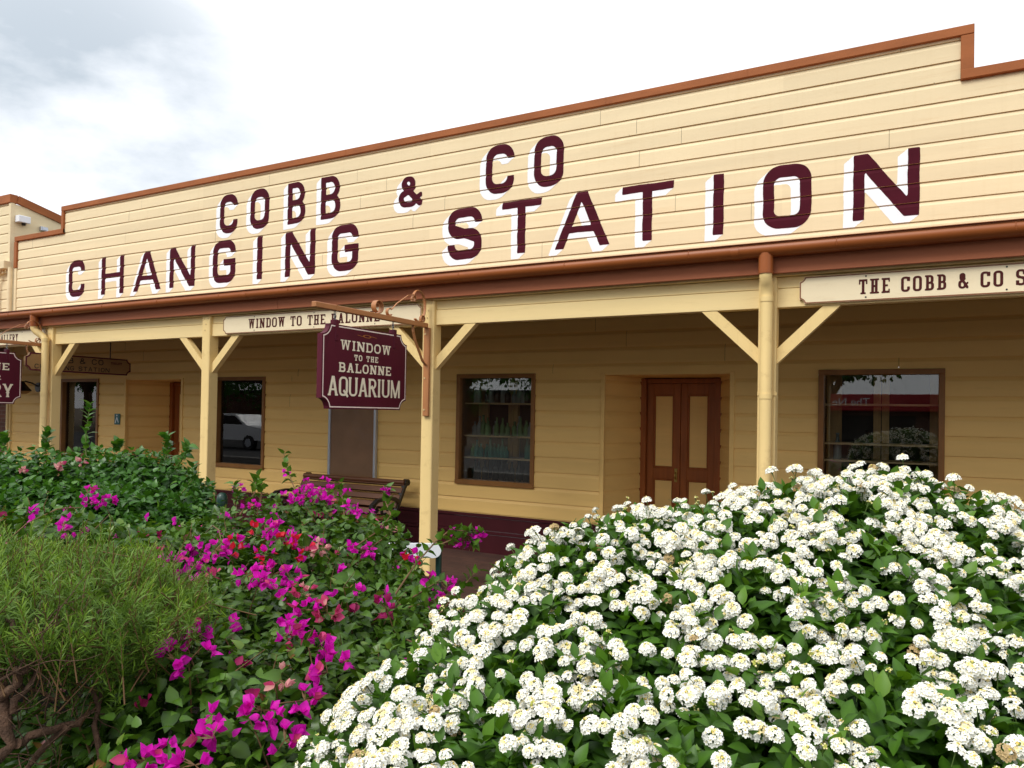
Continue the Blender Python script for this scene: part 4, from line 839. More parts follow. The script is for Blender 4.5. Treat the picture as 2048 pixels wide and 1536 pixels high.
BLOSSOM = [(-2.91, 1.839, 1.312, 0.11, 0), (-2.936, 1.824, 1.351, 0.07, 0), (-2.865, 1.863, 1.323, 0.07, 0), (-2.911, 1.726, 1.223, 0.06, 0), (-2.815, 3.029, 1.256, 0.13, 0), (-2.886, 2.991, 1.242, 0.12, 0), (-2.933, 2.966, 1.214, 0.09, 0), (-3.267, 3.238, 1.327, 0.05, 0), (-3.098, 3.217, 1.288, 0.05, 0), (-2.71, 2.973, 1.255, 0.09, 0), (-3.354, 2.964, 1.255, 0.07, 0), (-2.988, 2.708, 1.204, 0.06, 0), (-2.606, 3.03, 1.205, 0.05, 0), (-2.578, 3.046, 1.168, 0.05, 0), (-2.451, 1.977, 1.156, 0.1, 0), (-2.399, 2.005, 1.147, 0.09, 0), (-2.374, 1.905, 1.108, 0.08, 0), (-2.465, 1.856, 1.097, 0.09, 0), (-2.321, 1.821, 1.056, 0.07, 0), (-2.455, 2.316, 1.169, 0.09, 0), (-2.506, 2.288, 1.189, 0.05, 2), (-2.383, 2.356, 1.138, 0.06, 2), (-2.253, 2.312, 1.125, 0.12, 1), (-2.18, 2.352, 1.127, 0.06, 3), (-2.492, 2.182, 1.152, 0.05, 1), (-2.491, 2.183, 1.11, 0.05, 2), (-2.304, 2.171, 1.111, 0.06, 1), (-2.087, 2.005, 1.087, 0.1, 0), (-2.03, 2.036, 1.079, 0.08, 0), (-2.033, 1.978, 1.044, 0.06, 0), (-2.17, 1.96, 1.085, 0.06, 0), (-1.953, 2.022, 1.036, 0.06, 4), (-2.112, 1.992, 1.068, 0.07, 0), (-2.099, 2.511, 1.1, 0.09, 0), (-2.06, 2.532, 1.069, 0.05, 0), (-2.038, 2.317, 1.056, 0.05, 0), (-1.909, 2.614, 1.061, 0.06, 1), (-2.234, 2.892, 1.125, 0.05, 3), (-1.738, 2.594, 0.989, 0.09, 0), (-1.72, 2.605, 0.948, 0.07, 0), (-1.756, 2.586, 0.916, 0.07, 0), (-1.8, 1.877, 1.027, 0.07, 0), (-1.734, 1.913, 1.019, 0.06, 4), (-1.785, 1.772, 1.02, 0.05, 0), (-1.697, 1.706, 1.01, 0.07, 0), (-1.635, 1.739, 1.019, 0.06, 0), (-1.58, 1.713, 0.989, 0.08, 0), (-1.769, 2.121, 1.04, 0.05, 0), (-1.689, 2.166, 0.987, 0.07, 5), (-1.928, 1.467, 0.99, 0.07, 0), (-1.921, 1.471, 0.953, 0.06, 0), (-1.837, 1.516, 0.984, 0.05, 0), (-1.866, 1.5, 1.028, 0.06, 0), (-1.867, 1.613, 1.03, 0.05, 0), (-1.386, 1.534, 0.994, 0.07, 0), (-1.39, 1.588, 1.011, 0.05, 0), (-1.46, 1.436, 0.99, 0.06, 3), (-1.423, 1.343, 0.951, 0.08, 0), (-1.412, 1.35, 0.926, 0.05, 0), (-1.33, 1.393, 0.977, 0.07, 0), (-1.341, 1.388, 0.94, 0.05, 0), (-1.299, 1.297, 0.921, 0.07, 0), (-1.449, 1.216, 0.924, 0.07, 0), (-1.496, 1.247, 0.951, 0.05, 0), (-1.588, 1.141, 0.869, 0.07, 0), (-1.488, 1.138, 0.888, 0.05, 0), (-1.442, 1.163, 0.883, 0.07, 0), (-1.537, 1.168, 0.905, 0.05, 0), (-2.09, 1.15, 1.068, 0.04, 0), (-2.057, 1.226, 0.992, 0.05, 4), (-2.075, 1.217, 0.922, 0.05, 4), (-2.095, 1.261, 1.031, 0.04, 4)]
SPRIGS = [[(-3.055, 3.128, 1.162), (-3.167, 3.179, 1.278), (-3.23, 3.201, 1.346), (-3.286, 3.226, 1.437)], [(-3.099, 2.876, 1.184), (-3.165, 2.953, 1.268), (-3.267, 3.01, 1.322)], [(-3.136, 2.742, 1.194), (-3.125, 2.747, 1.247), (-3.142, 2.737, 1.305)], [(-3.113, 2.755, 1.142), (-3.123, 2.862, 1.251), (-3.158, 2.899, 1.313)], [(-2.628, 3.019, 1.125), (-2.708, 3.088, 1.218), (-2.789, 3.157, 1.302)], [(-2.27, 2.646, 1.062), (-2.213, 2.789, 1.14), (-2.23, 2.893, 1.198), (-2.319, 2.958, 1.258), (-2.309, 2.962, 1.32)], [(-2.23, 2.668, 1.04), (-2.192, 2.801, 1.105), (-2.151, 2.822, 1.165)], [(-1.842, 2.425, 0.959), (-1.831, 2.543, 1.06), (-1.815, 2.664, 1.138), (-1.814, 2.778, 1.177), (-1.755, 2.81, 1.174), (-1.687, 2.847, 1.184)], [(-1.796, 2.675, 1.128), (-1.765, 2.805, 1.156), (-1.725, 2.827, 1.117)], [(-1.736, 2.141, 0.922), (-1.702, 2.273, 0.971), (-1.678, 2.399, 1.005), (-1.626, 2.427, 1.045)], [(-1.659, 2.411, 0.868), (-1.611, 2.55, 0.983), (-1.601, 2.668, 1.044)]]
SPRIG_BLOSSOM = [(-1.804, 2.784, 1.166, 0.05, 0), (-1.764, 2.806, 1.123, 0.05, 0), (-1.692, 2.844, 1.166, 0.05, 0), (-1.735, 2.822, 1.112, 0.05, 0), (-1.706, 2.837, 1.146, 0.05, 0), (-2.652, 3.061, 1.265, 0.05, 0), (-2.932, 3.193, 1.3, 0.05, 0), (-2.32, 2.957, 1.295, 0.05, 0)]
HEDGE_SPRIGS = [[(-4.905, 3.03, 1.371), (-4.906, 3.027, 1.506), (-4.895, 3.031, 1.607), (-4.884, 3.036, 1.715)], [(-5.251, 2.956, 1.377), (-5.245, 2.957, 1.463), (-5.237, 2.961, 1.525)], [(-4.438, 3.284, 1.347), (-4.415, 3.295, 1.448), (-4.439, 3.281, 1.508)], [(-4.378, 3.318, 1.28), (-4.276, 3.314, 1.386), (-4.211, 3.292, 1.455)], [(-5.507, 2.816, 1.389), (-5.499, 2.819, 1.458), (-5.508, 2.814, 1.499)], [(-4.822, 3.188, 1.385), (-4.811, 3.193, 1.454)], [(-4.039, 3.049, 1.097), (-3.932, 3.105, 1.254), (-3.933, 3.103, 1.347)]]
HEDGE_BLOSSOM = [(-4.791, 2.808, 1.321, 0.05, 3), (-4.816, 2.794, 1.295, 0.05, 3), (-4.757, 2.883, 1.345, 0.05, 3), (-4.737, 2.894, 1.332, 0.05, 3), (-5.002, 2.694, 1.279, 0.05, 3)]
def leaf_template(n=4, wid=(0, .8, 1, .72, 0), width=.5, fold=.25, curl=.25, heart=0.0):
    """leaf of length 1 along +x, face up +z; returns verts, faces, rib weight"""
    V = []; rib = []; idx = []
    for i in range(n+1):
        t = i/n; z = -curl*t*t; x = t; hw = wid[i]*width/2
        if hw < 1e-6: idx.append((len(V),)); V.append((x, 0, z)); rib.append(1)
        else:
            bx = x-(heart if i == 1 else 0)
            idx.append((len(V), len(V)+1, len(V)+2)); V += [(bx, -hw, z+fold*hw), (x, 0, z), (bx, hw, z+fold*hw)]; rib += [0, 1, 0]
    F = []
    for a, b_ in zip(idx, idx[1:]):
        if len(a) == 1: F += [(a[0], b_[0], b_[1]), (a[0], b_[1], b_[2])]
        elif len(b_) == 1: F += [(a[0], b_[0], a[1]), (a[1], b_[0], a[2])]
        else: F += [(a[0], b_[0], b_[1], a[1]), (a[1], b_[1], b_[2], a[2])]
    return np.array(V), F, np.array(rib, float)
def nrm(a): return a/np.maximum(1e-9, np.linalg.norm(a, axis=-1, keepdims=True))
class Cloud:
    """many small templates gathered into one mesh"""
    def __init__(s): s.co = []; s.ls = []; s.vi = []; s.tint = []; s.rib = []; s.nv = 0; s.nl = 0; s.mi = []
    def put(s, T, P, A, Nn, S, tint, mi=0):
        V, F, rib = T; P = np.asarray(P, float); m = len(P)
        if m == 0: return
        A = nrm(np.asarray(A, float)); B = nrm(np.cross(np.asarray(Nn, float), A)); C = np.cross(A, B); S = np.asarray(S, float).reshape(-1, 1, 1)*np.ones((m, 1, 1))
        co = P[:, None, :]+S*(V[None, :, 0:1]*A[:, None, :]+V[None, :, 1:2]*B[:, None, :]+V[None, :, 2:3]*C[:, None, :])
        k = len(V); s.co.append(co.reshape(-1, 3)); fl = np.concatenate([np.array(f) for f in F]); st = np.cumsum([0]+[len(f) for f in F])[:-1]; nl = len(fl)
        s.vi.append((fl[None, :]+(np.arange(m)*k)[:, None]+s.nv).ravel()); s.ls.append((st[None, :]+(np.arange(m)*nl)[:, None]+s.nl).ravel())
        s.tint.append(np.repeat(np.asarray(tint, float)*np.ones(m), k)); s.rib.append(np.tile(rib, m)); s.mi.append(np.full(m*len(F), mi)); s.nv += m*k; s.nl += m*nl
    def mesh(s, name, mats):
        me = bpy.data.meshes.new(name); co = np.concatenate(s.co); vi = np.concatenate(s.vi); ls = np.concatenate(s.ls)
        me.vertices.add(len(co)); me.vertices.foreach_set('co', co.ravel()); me.loops.add(len(vi)); me.loops.foreach_set('vertex_index', vi.astype(np.int32))
        me.polygons.add(len(ls)); me.polygons.foreach_set('loop_start', ls.astype(np.int32))
        for m in (mats if isinstance(mats, list) else [mats]): me.materials.append(m)
        me.polygons.foreach_set('material_index', np.concatenate(s.mi).astype(np.int32)); me.polygons.foreach_set('use_smooth', np.ones(len(ls), bool))
        for nm, arr in (('tint', s.tint), ('rib', s.rib)):
            a = me.attributes.new(nm, 'FLOAT', 'POINT'); a.data.foreach_set('value', np.concatenate(arr).astype(np.float32))
        me.update(calc_edges=True); me.validate(); return me
def blob_points(bl, n, rg, zmin=-.25, inner=0.93, sq=1.0):
    """n points on the outer surface of a union of balls (flattened by sq)"""
    c = np.array([b_[:3] for b_ in bl]); r = np.array([b_[3] for b_ in bl]); Z = np.array([1, 1, sq]); OP, OD, got = [], [], 0
    while got < n:
        m = n*3; pk = rg.choice(len(bl), m, p=r**2/(r**2).sum()); d = nrm(rg.normal(size=(m, 3))); P = c[pk]+d*Z*r[pk][:, None]*rg.uniform(.94, 1.04, (m, 1))
        D = np.linalg.norm((P[:, None]-c[None])/Z, axis=2)/r[None]; D[np.arange(m), pk] = 9; ok = (D.min(1) > inner) & (d[:, 2] > zmin) & (P[:, 2] > .03)
        OP.append(P[ok]); OD.append(d[ok]); got += ok.sum()
    return np.concatenate(OP)[:n], np.concatenate(OD)[:n]
def blob_inside(bl, n, rg, sq=1.0):
    c = np.array([b_[:3] for b_ in bl]); r = np.array([b_[3] for b_ in bl]); pk = rg.choice(len(bl), n, p=r**3/(r**3).sum())
    d = nrm(rg.normal(size=(n, 3))); P = c[pk]+d*np.array([1, 1, sq])*(r[pk]*rg.uniform(.35, .93, n))[:, None]; k = P[:, 2] > .05; return P[k], d[k]
def thin(P, dist):
    """keep points no closer than dist to each other"""
    cell = {}; keep = []
    for i, p_ in enumerate(P):
        k = tuple((p_/dist).astype(int)); bad = False
        for dx in (-1, 0, 1):
            for dy in (-1, 0, 1):
                for dz in (-1, 0, 1):
                    for j in cell.get((k[0]+dx, k[1]+dy, k[2]+dz), ()):
                        if np.linalg.norm(P[j]-p_) < dist: bad = True
        if not bad: cell.setdefault(k, []).append(i); keep.append(i)
    return np.array(keep)
def shoot_leaves(cl, Ts, P, D, rg, pairs, spacing, size, tint0, tint1, splay=.95, droop=.25, alternate=False, young=.0):
    """leaves along shoots: tips at P, growing in direction D, older leaves further back"""
    D = nrm(D); rnd = nrm(rg.normal(size=D.shape)); Xa = nrm(np.cross(D, rnd)); Ya = np.cross(D, Xa)
    for k in range(pairs):
        for s in ((1,) if alternate else (1, -1)):
            ph = (k*2.4 if alternate else k*math.pi/2)+rg.normal(0, .3, len(P)); side = s*(np.cos(ph)[:, None]*Xa+np.sin(ph)[:, None]*Ya)
            spl = splay*(.55+.45*min(1, k/2)); A = nrm(D*math.cos(spl)+side*math.sin(spl)+rg.normal(0, .18, D.shape)+np.array([0, 0, -droop*min(1, k/2)]))
            Nn = nrm(D*.7+np.array([0, 0, .55])+rg.normal(0, .25, D.shape)-side*.1)
            pos = P-D*spacing*k+side*.004; sz = size*(.55+.45*min(1, (k+.6)/2.2))*rg.uniform(.75, 1.25, len(P)); tn = np.clip(rg.uniform(tint0, tint1, len(P))+(young if k == 0 else 0), 0, 1)
            pick = rg.integers(0, len(Ts), len(P))
            for t in range(len(Ts)):
                q = pick == t; cl.put(Ts[t], pos[q], A[q], Nn[q], sz[q], tn[q])
def loose_leaves(cl, Ts, P, D, rg, size, t0, t1):
    A = nrm(D+rg.normal(0, .8, D.shape)+np.array([0, 0, -.3])); Nn = nrm(D*.5+rg.normal(0, .5, D.shape)+np.array([0, 0, .6])); pick = rg.integers(0, len(Ts), len(P))
    for t in range(len(Ts)):
        q = pick == t; cl.put(Ts[t], P[q], A[q], Nn[q], size*rg.uniform(.7, 1.25, q.sum()), rg.uniform(t0, t1, q.sum()))
def stems(parent, bl, base, n, rg, r0, m, name='stem'):
    """woody stems from the ground up into the crown"""
    d = MB(); c = [b_ for b_ in bl]
    for i in range(n):
        b_ = c[rg.integers(0, len(c))]; e = Vector(b_[:3])+Vector((0, 0, b_[3]*.2)); s = Vector(base)+Vector((rg.normal(0, .12), rg.normal(0, .12), 0)); mid = s.lerp(e, .5)+Vector((rg.normal(0, .06), rg.normal(0, .06), rg.normal(.05, .04)))
        d.tube([s, s.lerp(mid, .5)+Vector((rg.normal(0, .03), rg.normal(0, .03), 0)), mid, mid.lerp(e, .5)+Vector((rg.normal(0, .03),)*3), e], [r0, r0*.8, r0*.65, r0*.45, r0*.25], 6)
    return d.build(name, m, parent)
def near(P):
    """how large something at P shows from the place of the photograph (0 when outside the view)"""
    v = Vector(P)-EYE; z = v.dot(CF)
    if z < .2: return 0
    x, y = v.dot(CR)/z, v.dot(CU)/z
    return 1/z if abs(x) < .70 and -.51 < y < .55 else 0

LF_OV = [leaf_template(4, (0, .82, 1, .62, 0), .56, .30, c) for c in (.12, .3, .5)]
LF_HEART = [leaf_template(4, (0, .98, .92, .5, 0), .74, f, c, .10) for f, c in ((.25, .2), (.4, .4), (.15, .55))]
LF_NEEDLE = [leaf_template(2, (0, 1, 0), .13, .1, c) for c in (.1, .3)]
M['lf_lantana'] = leafmat('lantana_leaf', (0.014, 0.052, 0.005), (0.062, 0.155, 0.010), .45, .25, .35, (0.14, 0.26, 0.018))
M['lf_boug'] = leafmat('bougainvillea_leaf', (0.010, 0.038, 0.005), (0.070, 0.155, 0.012), .38, .2, .4, (0.14, 0.20, 0.03))
M['lf_hedge'] = leafmat('hedge_leaf', (0.014, 0.052, 0.008), (0.050, 0.150, 0.016), .36, .25, .45, (0.11, 0.23, 0.025))
M['lf_needle'] = leafmat('needle_leaf', (0.038, 0.088, 0.012), (0.155, 0.270, 0.030), .5, .25, .3, (0.27, 0.37, 0.05))
M['lf_brown'] = leafmat('rusty_leaf', (0.10, 0.045, 0.015), (0.20, 0.11, 0.03), .6, .2, .2)

# ---- white lantana -------------------------------------------------------
rg = np.random.default_rng(21)
lan = empty('lantana_bush', (0.0, 2.2, 0), 'big mounded shrub smothered in round white flower heads, filling the lower right', 'bush')
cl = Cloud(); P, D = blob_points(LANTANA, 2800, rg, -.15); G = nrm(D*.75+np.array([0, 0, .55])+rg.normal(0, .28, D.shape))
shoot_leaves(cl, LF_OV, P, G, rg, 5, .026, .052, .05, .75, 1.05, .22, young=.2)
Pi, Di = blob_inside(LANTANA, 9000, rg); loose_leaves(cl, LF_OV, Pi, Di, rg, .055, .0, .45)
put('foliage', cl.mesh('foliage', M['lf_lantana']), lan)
stems(lan, LANTANA, (-.1, 2.0, -.02), 34, rg, .016, M['bark'])
M['petal_white'] = paint('white_petal', (0.83, 0.825, 0.755), .6, .03, 60, spec=.2)
M['petal_cream'] = paint('cream_petal', (0.83, 0.72, 0.38), .6, .08, 60, spec=.2)
M['eye_yellow'] = paint('yellow_flower_eye', (0.74, 0.52, 0.10), .6, .1, 60, spec=.2)
M['bud_green'] = paint('green_flower_bud', (0.38, 0.40, 0.08), .6, .2, 60, spec=.2)
def floret(mb, c, n, r, rot, mi_p, mi_e, rr):
    c, n = Vector(c), Vector(n).normalized(); a = n.orthogonal().normalized(); a.rotate(Matrix.Rotation(rot, 3, n)); b_ = n.cross(a); V = [c-n*r*.25]; lobes = 5
    for i in range(lobes*3):
        t = 2*math.pi*i/(lobes*3); q = r*((.70, 1.05, 1.05)[i % 3])*rr.uniform(.93, 1.07); V.append(c+(a*math.cos(t)+b_*math.sin(t))*q+n*(.12*r if i % 3 else .05*r))
    k = lobes*3; mb.add(V, [(0, 1+i, 1+(i+1) % k) for i in range(k)], mi_p)
    E_ = [c+n*r*.12]+[c+(a*math.cos(t)+b_*math.sin(t))*r*.27-n*r*.02 for t in np.linspace(0, 2*math.pi, 6)[:-1]]
    mb.add(E_, [(0, 1+i, 1+(i+1) % 5) for i in range(5)], mi_e)
def bud(mb, c, n, r, mi):
    c, n = Vector(c), Vector(n).normalized(); a = n.orthogonal().normalized(); b_ = n.cross(a); V = [c+n*r*1.2, c-n*r]+[c+(a*math.cos(t)+b_*math.sin(t))*r for t in np.linspace(0, 2*math.pi, 6)[:-1]]
    mb.add(V, [(0, 2+i, 2+(i+1) % 5) for i in range(5)]+[(1, 2+(i+1) % 5, 2+i) for i in range(5)], mi, True)
def head_mesh(seed, kind):
    rr = random.Random(seed); d = MB(); R = .0175 if kind == 0 else .014 if kind == 1 else .008
    d.tube([(0, 0, -.035), (0, 0, -.016), (0, 0, -.002)], [.0009, .0010, .0025], 5, 4)
    if kind == 2:
        for i in range(12):
            t = rr.uniform(0, 6.28); q = math.sqrt(rr.random())*R; bud(d, (q*math.cos(t), q*math.sin(t), .004*(1-q/R)), (q*math.cos(t), q*math.sin(t), R), .0026, rr.choice((1, 3, 3)))
        return d
    for rf, z, n_, sz in ((.92, .1, 12, .0056), (.74, .52, 9, .0053), (.42, .80, 6, .0048)):
        for i in range(n_):
            if kind == 1 and rr.random() < .3: continue
            t = 2*math.pi*(i+rr.uniform(-.25, .25))/n_; q = R*rf*rr.uniform(.93, 1.07); p_ = (q*math.cos(t), q*math.sin(t), R*.80*z+rr.uniform(-.001, .001)); nn = (math.cos(t)*rf, math.sin(t)*rf, .25+z*1.3)
            inner_ = rf < .5
            floret(d, p_, (nn[0]+rr.uniform(-.2, .2), nn[1]+rr.uniform(-.2, .2), nn[2]), sz*rr.uniform(.85, 1.12), rr.uniform(0, 6), 1 if (inner_ and rr.random() < .35) else 0, 2 if (rf < .5 and rr.random() < .75) or rr.random() < .16 else 1 if rr.random() < .6 else 0, rr)
    for i in range(5): t = rr.uniform(0, 6.28); q = R*.16*rr.random(); bud(d, (q*math.cos(t), q*math.sin(t), R*.76), (0, 0, 1), .0022, rr.choice((1, 2, 3)))
    return d
M['stalk'] = paint('green_flower_stalk', (0.07, 0.12, 0.02), .6, .2, 40)
HM = [M['petal_white'], M['petal_cream'], M['eye_yellow'], M['bud_green'], M['stalk'], paint('spent_brown_petal', (0.46, 0.34, 0.17), .7, .2, 60, spec=.1)]
heads = [head_mesh(i, 0) for i in range(5)]+[head_mesh(50, 1), head_mesh(51, 1), head_mesh(60, 2)]
for h in heads[6:7]: h.m = [5 if v < 2 else v for v in h.m]
head_me = [h.mesh('flower_head', HM) for h in heads]
P, D = blob_points(LANTANA, 11000, rg, -.05, .96)
G = nrm(D*.95+np.array([0, -.12, .12])+rg.normal(0, .25, D.shape)); P = P+G*(rg.uniform(.0, .034, (len(P), 1))+.028*(rg.random((len(P), 1)) > .95))+.018*np.sin(P[:, [1]]*21+P[:, [0]]*17)*D
# heads come in loose bunches
wob = 1.2*np.sin(P[:, 0]*31+1.3+P[:, 2]*13)+1.2*np.sin(P[:, 1]*35+P[:, 0]*8)+np.sin(P[:, 2]*39+P[:, 0]*19)+rg.normal(0, .8, len(P)); o_ = np.argsort(-wob); P, G = P[o_], G[o_]
kp = thin(P, .0185); P, G = P[kp], G[kp]; n_keep = int(len(P)*.66); P, G = P[:n_keep], G[:n_keep]
kind = rg.choice(8, len(P), p=[.155, .155, .155, .155, .15, .105, .012, .113]); S = .78*rg.uniform(.68, 1.2, len(P))
def basis(g, sp):
    g = Vector(g).normalized(); a = g.orthogonal().normalized(); a.rotate(Matrix.Rotation(sp, 3, g)); b_ = g.cross(a)
    return Matrix((a, b_, g)).transposed()
rank = sorted(range(len(P)), key=lambda i: -near(P[i])*(1 if Vector(G[i]).dot(Vector(P[i])-EYE) < .15 else .3)*(1 if kind[i] < 7 else .5)); own = set(rank[:100]); rest = MB()
for i in range(len(P)):
    Rm = basis(G[i], rg.uniform(0, 6.28))
    if i in own:
        ob = bpy.data.objects.new('flower_head', head_me[kind[i]]); COL.objects.link(ob); ob.parent = lan; ob.location = Vector(P[i])-lan.location; ob.rotation_euler = Rm.to_euler(); ob.scale = (S[i],)*3
    else:
        h = heads[kind[i]]; b0 = len(rest.v); A_ = (np.array(h.v)*S[i])@np.array(Rm).T+P[i]
        rest.v.extend(map(tuple, A_)); rest.f.extend([[b0+j for j in f] for f in h.f]); rest.m.extend(h.m); rest.sm.extend(h.sm)
tag(rest.build('flower_heads', HM, lan), kind='stuff')


# ---- bougainvillea --------------------------------------------------------
rg = np.random.default_rng(5)
bg_ = empty('bougainvillea_bush', (-1.9, 2.4, 0), 'sprawling bougainvillea with magenta blossoms between the needle shrub and the white-flowered bush', 'bush')
cl = Cloud(); P, D = blob_points(BOUG, 2600, rg, -.5); G = nrm(D*.8+np.array([0, 0, .35])+rg.normal(0, .4, D.shape))
shoot_leaves(cl, LF_HEART, P, G, rg, 6, .026, .050, .1, .85, 1.1, .35, True, young=.15)
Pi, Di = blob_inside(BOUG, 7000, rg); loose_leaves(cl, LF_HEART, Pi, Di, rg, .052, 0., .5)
for pts in SPRIGS:
    pts = np.array(pts); n_ = 16 if len(pts) > 4 else 10
    t = np.linspace(.15, 1, n_)*(len(pts)-1); i0 = np.minimum(t.astype(int), len(pts)-2); pp = pts[i0]+(pts[i0+1]-pts[i0])*(t-i0)[:, None]; dd = pts[i0+1]-pts[i0]
    shoot_leaves(cl, LF_HEART, pp, dd, rg, 1, .0, .065, .35, .9, 1.5, .4, False)
put('foliage', cl.mesh('foliage', M['lf_boug']), bg_)
rb_ = Cloud(); q = rg.random(len(P)) < .045; shoot_leaves(rb_, LF_HEART, P[q], G[q], rg, 3, .02, .035, 0, 1, .9, .2, True); put('young_leaves', rb_.mesh('young_leaves', M['lf_brown']), bg_)
d = MB()
for pts in SPRIGS: d.tube(pts, [.005]+[.0035]*(len(pts)-2)+[.002], 5)
q = rg.choice(len(P), 260, False)
for i in q:
    a = Vector(P[i]); g = Vector(G[i]); e = a+g*rg.uniform(.03, .10); d.tube([a-g*.16+Vector((0, 0, -.02)), a-g*.05, a+g*.02, e+Vector((rg.normal(0, .015),)*3)], [.003, .0025, .002, .001], 4)
for i in rg.choice(len(P), 14, False):
    a = Vector(P[i]); tdir = Vector(nrm(np.cross(D[i], rg.normal(size=3)))); d.tube([a-tdir*.22-Vector(D[i])*.05, a-tdir*.08+Vector(D[i])*.012, a+tdir*.07+Vector(D[i])*.02, a+tdir*.2-Vector(D[i])*.03], [.0025, .003, .0025, .0015], 5)
d.build('twigs', M['twig'], bg_)
stems(bg_, BOUG, (-1.7, 2.3, -.02), 40, rg, .018, M['bark'])
M['br_magenta'] = petalmat('magenta_bract', (0.40, 0.004, 0.28), (0.74, 0.014, 0.52), .5, .45)
M['br_pink'] = petalmat('faded_pink_bract', (0.50, 0.17, 0.20), (0.66, 0.36, 0.34), .6, .35)
M['br_red'] = petalmat('red_bract', (0.45, 0.006, 0.02), (0.62, 0.02, 0.045), .5, .35)
M['br_rose'] = petalmat('rose_bract', (0.42, 0.02, 0.13), (0.62, 0.08, 0.22), .55, .35)
M['br_dark'] = petalmat('dark_crimson_bract', (0.16, 0.006, 0.04), (0.28, 0.01, 0.09), .55, .3)
BRACT = [leaf_template(4, (.15, .95, 1, .6, 0), .82, f, c) for f, c in ((.5, -.25), (.35, .2), (.6, -.45))]
def cluster_mesh(seed, n_, R, mats, mix):
    r_ = np.random.default_rng(seed); cl = Cloud()
    for i in range(n_):
        u = nrm(r_.normal(size=3)); c = u*R*r_.uniform(.25, 1)**.6*np.array([1, 1, .8]); ax = nrm(u+np.array([0, 0, .3])+r_.normal(0, .4, 3)); a = nrm(np.cross(ax, r_.normal(size=3))); b_ = np.cross(ax, a)
        cl.put(LF_NEEDLE[0], [-c*.15], [c], [a], [float(np.linalg.norm(c))*1.2], [.5], 2)
        for k in range(3):
            t = 2*math.pi*k/3+r_.normal(0, .15); side = a*math.cos(t)+b_*math.sin(t); A = nrm(ax*.75+side*.75); cl.put(BRACT[r_.integers(0, 3)], [c], [A], [nrm(ax*.6-side*.75)], [.027*r_.uniform(.7, 1.3)], [r_.uniform(0, 1)], int(r_.random() < mix))
    return cl.mesh('blossom_cluster', mats+[M['twig']])
PAL = {0: ([M['br_magenta'], M['br_rose']], .05), 1: ([M['br_magenta'], M['br_red']], .45), 2: ([M['br_red'], M['br_rose']], .15), 3: ([M['br_pink'], M['br_rose']], .15), 4: ([M['br_rose'], M['br_pink']], .3), 5: ([M['br_dark'], M['br_magenta']], .3)}
cache = {}
def cluster(parent, p_, s, colr, rr):
    kd = 0 if s < .06 else 1 if s < .085 else 2; key = (kd, colr, rr.randrange(3))
    if key not in cache: cache[key] = cluster_mesh(hash(key) % 9973, (3, 7, 13)[kd], (.015, .036, .055)[kd], *PAL[colr])
    ob = bpy.data.objects.new('blossom_cluster', cache[key]); COL.objects.link(ob); ob.parent = parent; ob.location = Vector(p_)-parent.location; ob.rotation_euler = (rr.uniform(-.4, .4), rr.uniform(-.4, .4), rr.uniform(0, 6.28)); ob.scale = (rr.uniform(.9, 1.15),)*3
    return ob
rr = random.Random(12)
def lift(p_, bl):
    """bring a blossom out to the surface of the crown, along the line of sight"""
    c = np.array([b_[:3] for b_ in bl]); r = np.array([b_[3] for b_ in bl]); q_ = np.array(p_, float); dv = nrm(np.array(EYE)-q_)
    for i in range(60):
        if (np.linalg.norm(c-q_, axis=1)/r).min() > 1.03: break
        q_ = q_+dv*.015
    for i in range(40):
        if (np.linalg.norm(c-q_, axis=1)/r).min() < 1.10: break
        q_ = q_-dv*.03
    return q_
for x, y, z, s, c_ in BLOSSOM: cluster(bg_, lift((x, y, z), BOUG), s, c_, rr)
for x, y, z, s, c_ in SPRIG_BLOSSOM: cluster(bg_, (x, y, z), .05, 0, rr)
Pb, Db = blob_points(BOUG, 900, rg, -.1); sel = [i for i in thin(Pb, .10) if near(Pb[i]) > 0 and (Pb[i][2] > 1.0 or rg.random() < .3)]; cl = Cloud()      # small scattered and half-hidden blossoms
for i in sel[:120]:
    c0 = Pb[i]-Db[i]*rg.uniform(-.015, .03); mi_ = int(rg.choice(4, p=[.68, .14, .05, .13]))
    for k in range(rg.integers(2, 6)):
        ax = nrm(Db[i]+rg.normal(0, .6, 3)+np.array([0, 0, .2])); cl.put(BRACT[rg.integers(0, 3)], [c0+rg.normal(0, .010, 3)], [nrm(ax+rg.normal(0, .6, 3))], [ax], [.029*rg.uniform(.7, 1.2)], [rg.uniform(0, 1)], mi_)
tag(put('small_blossoms', cl.mesh('small_blossoms', [M['br_magenta'], M['br_rose'], M['br_pink'], M['br_dark']]), bg_), kind='stuff')

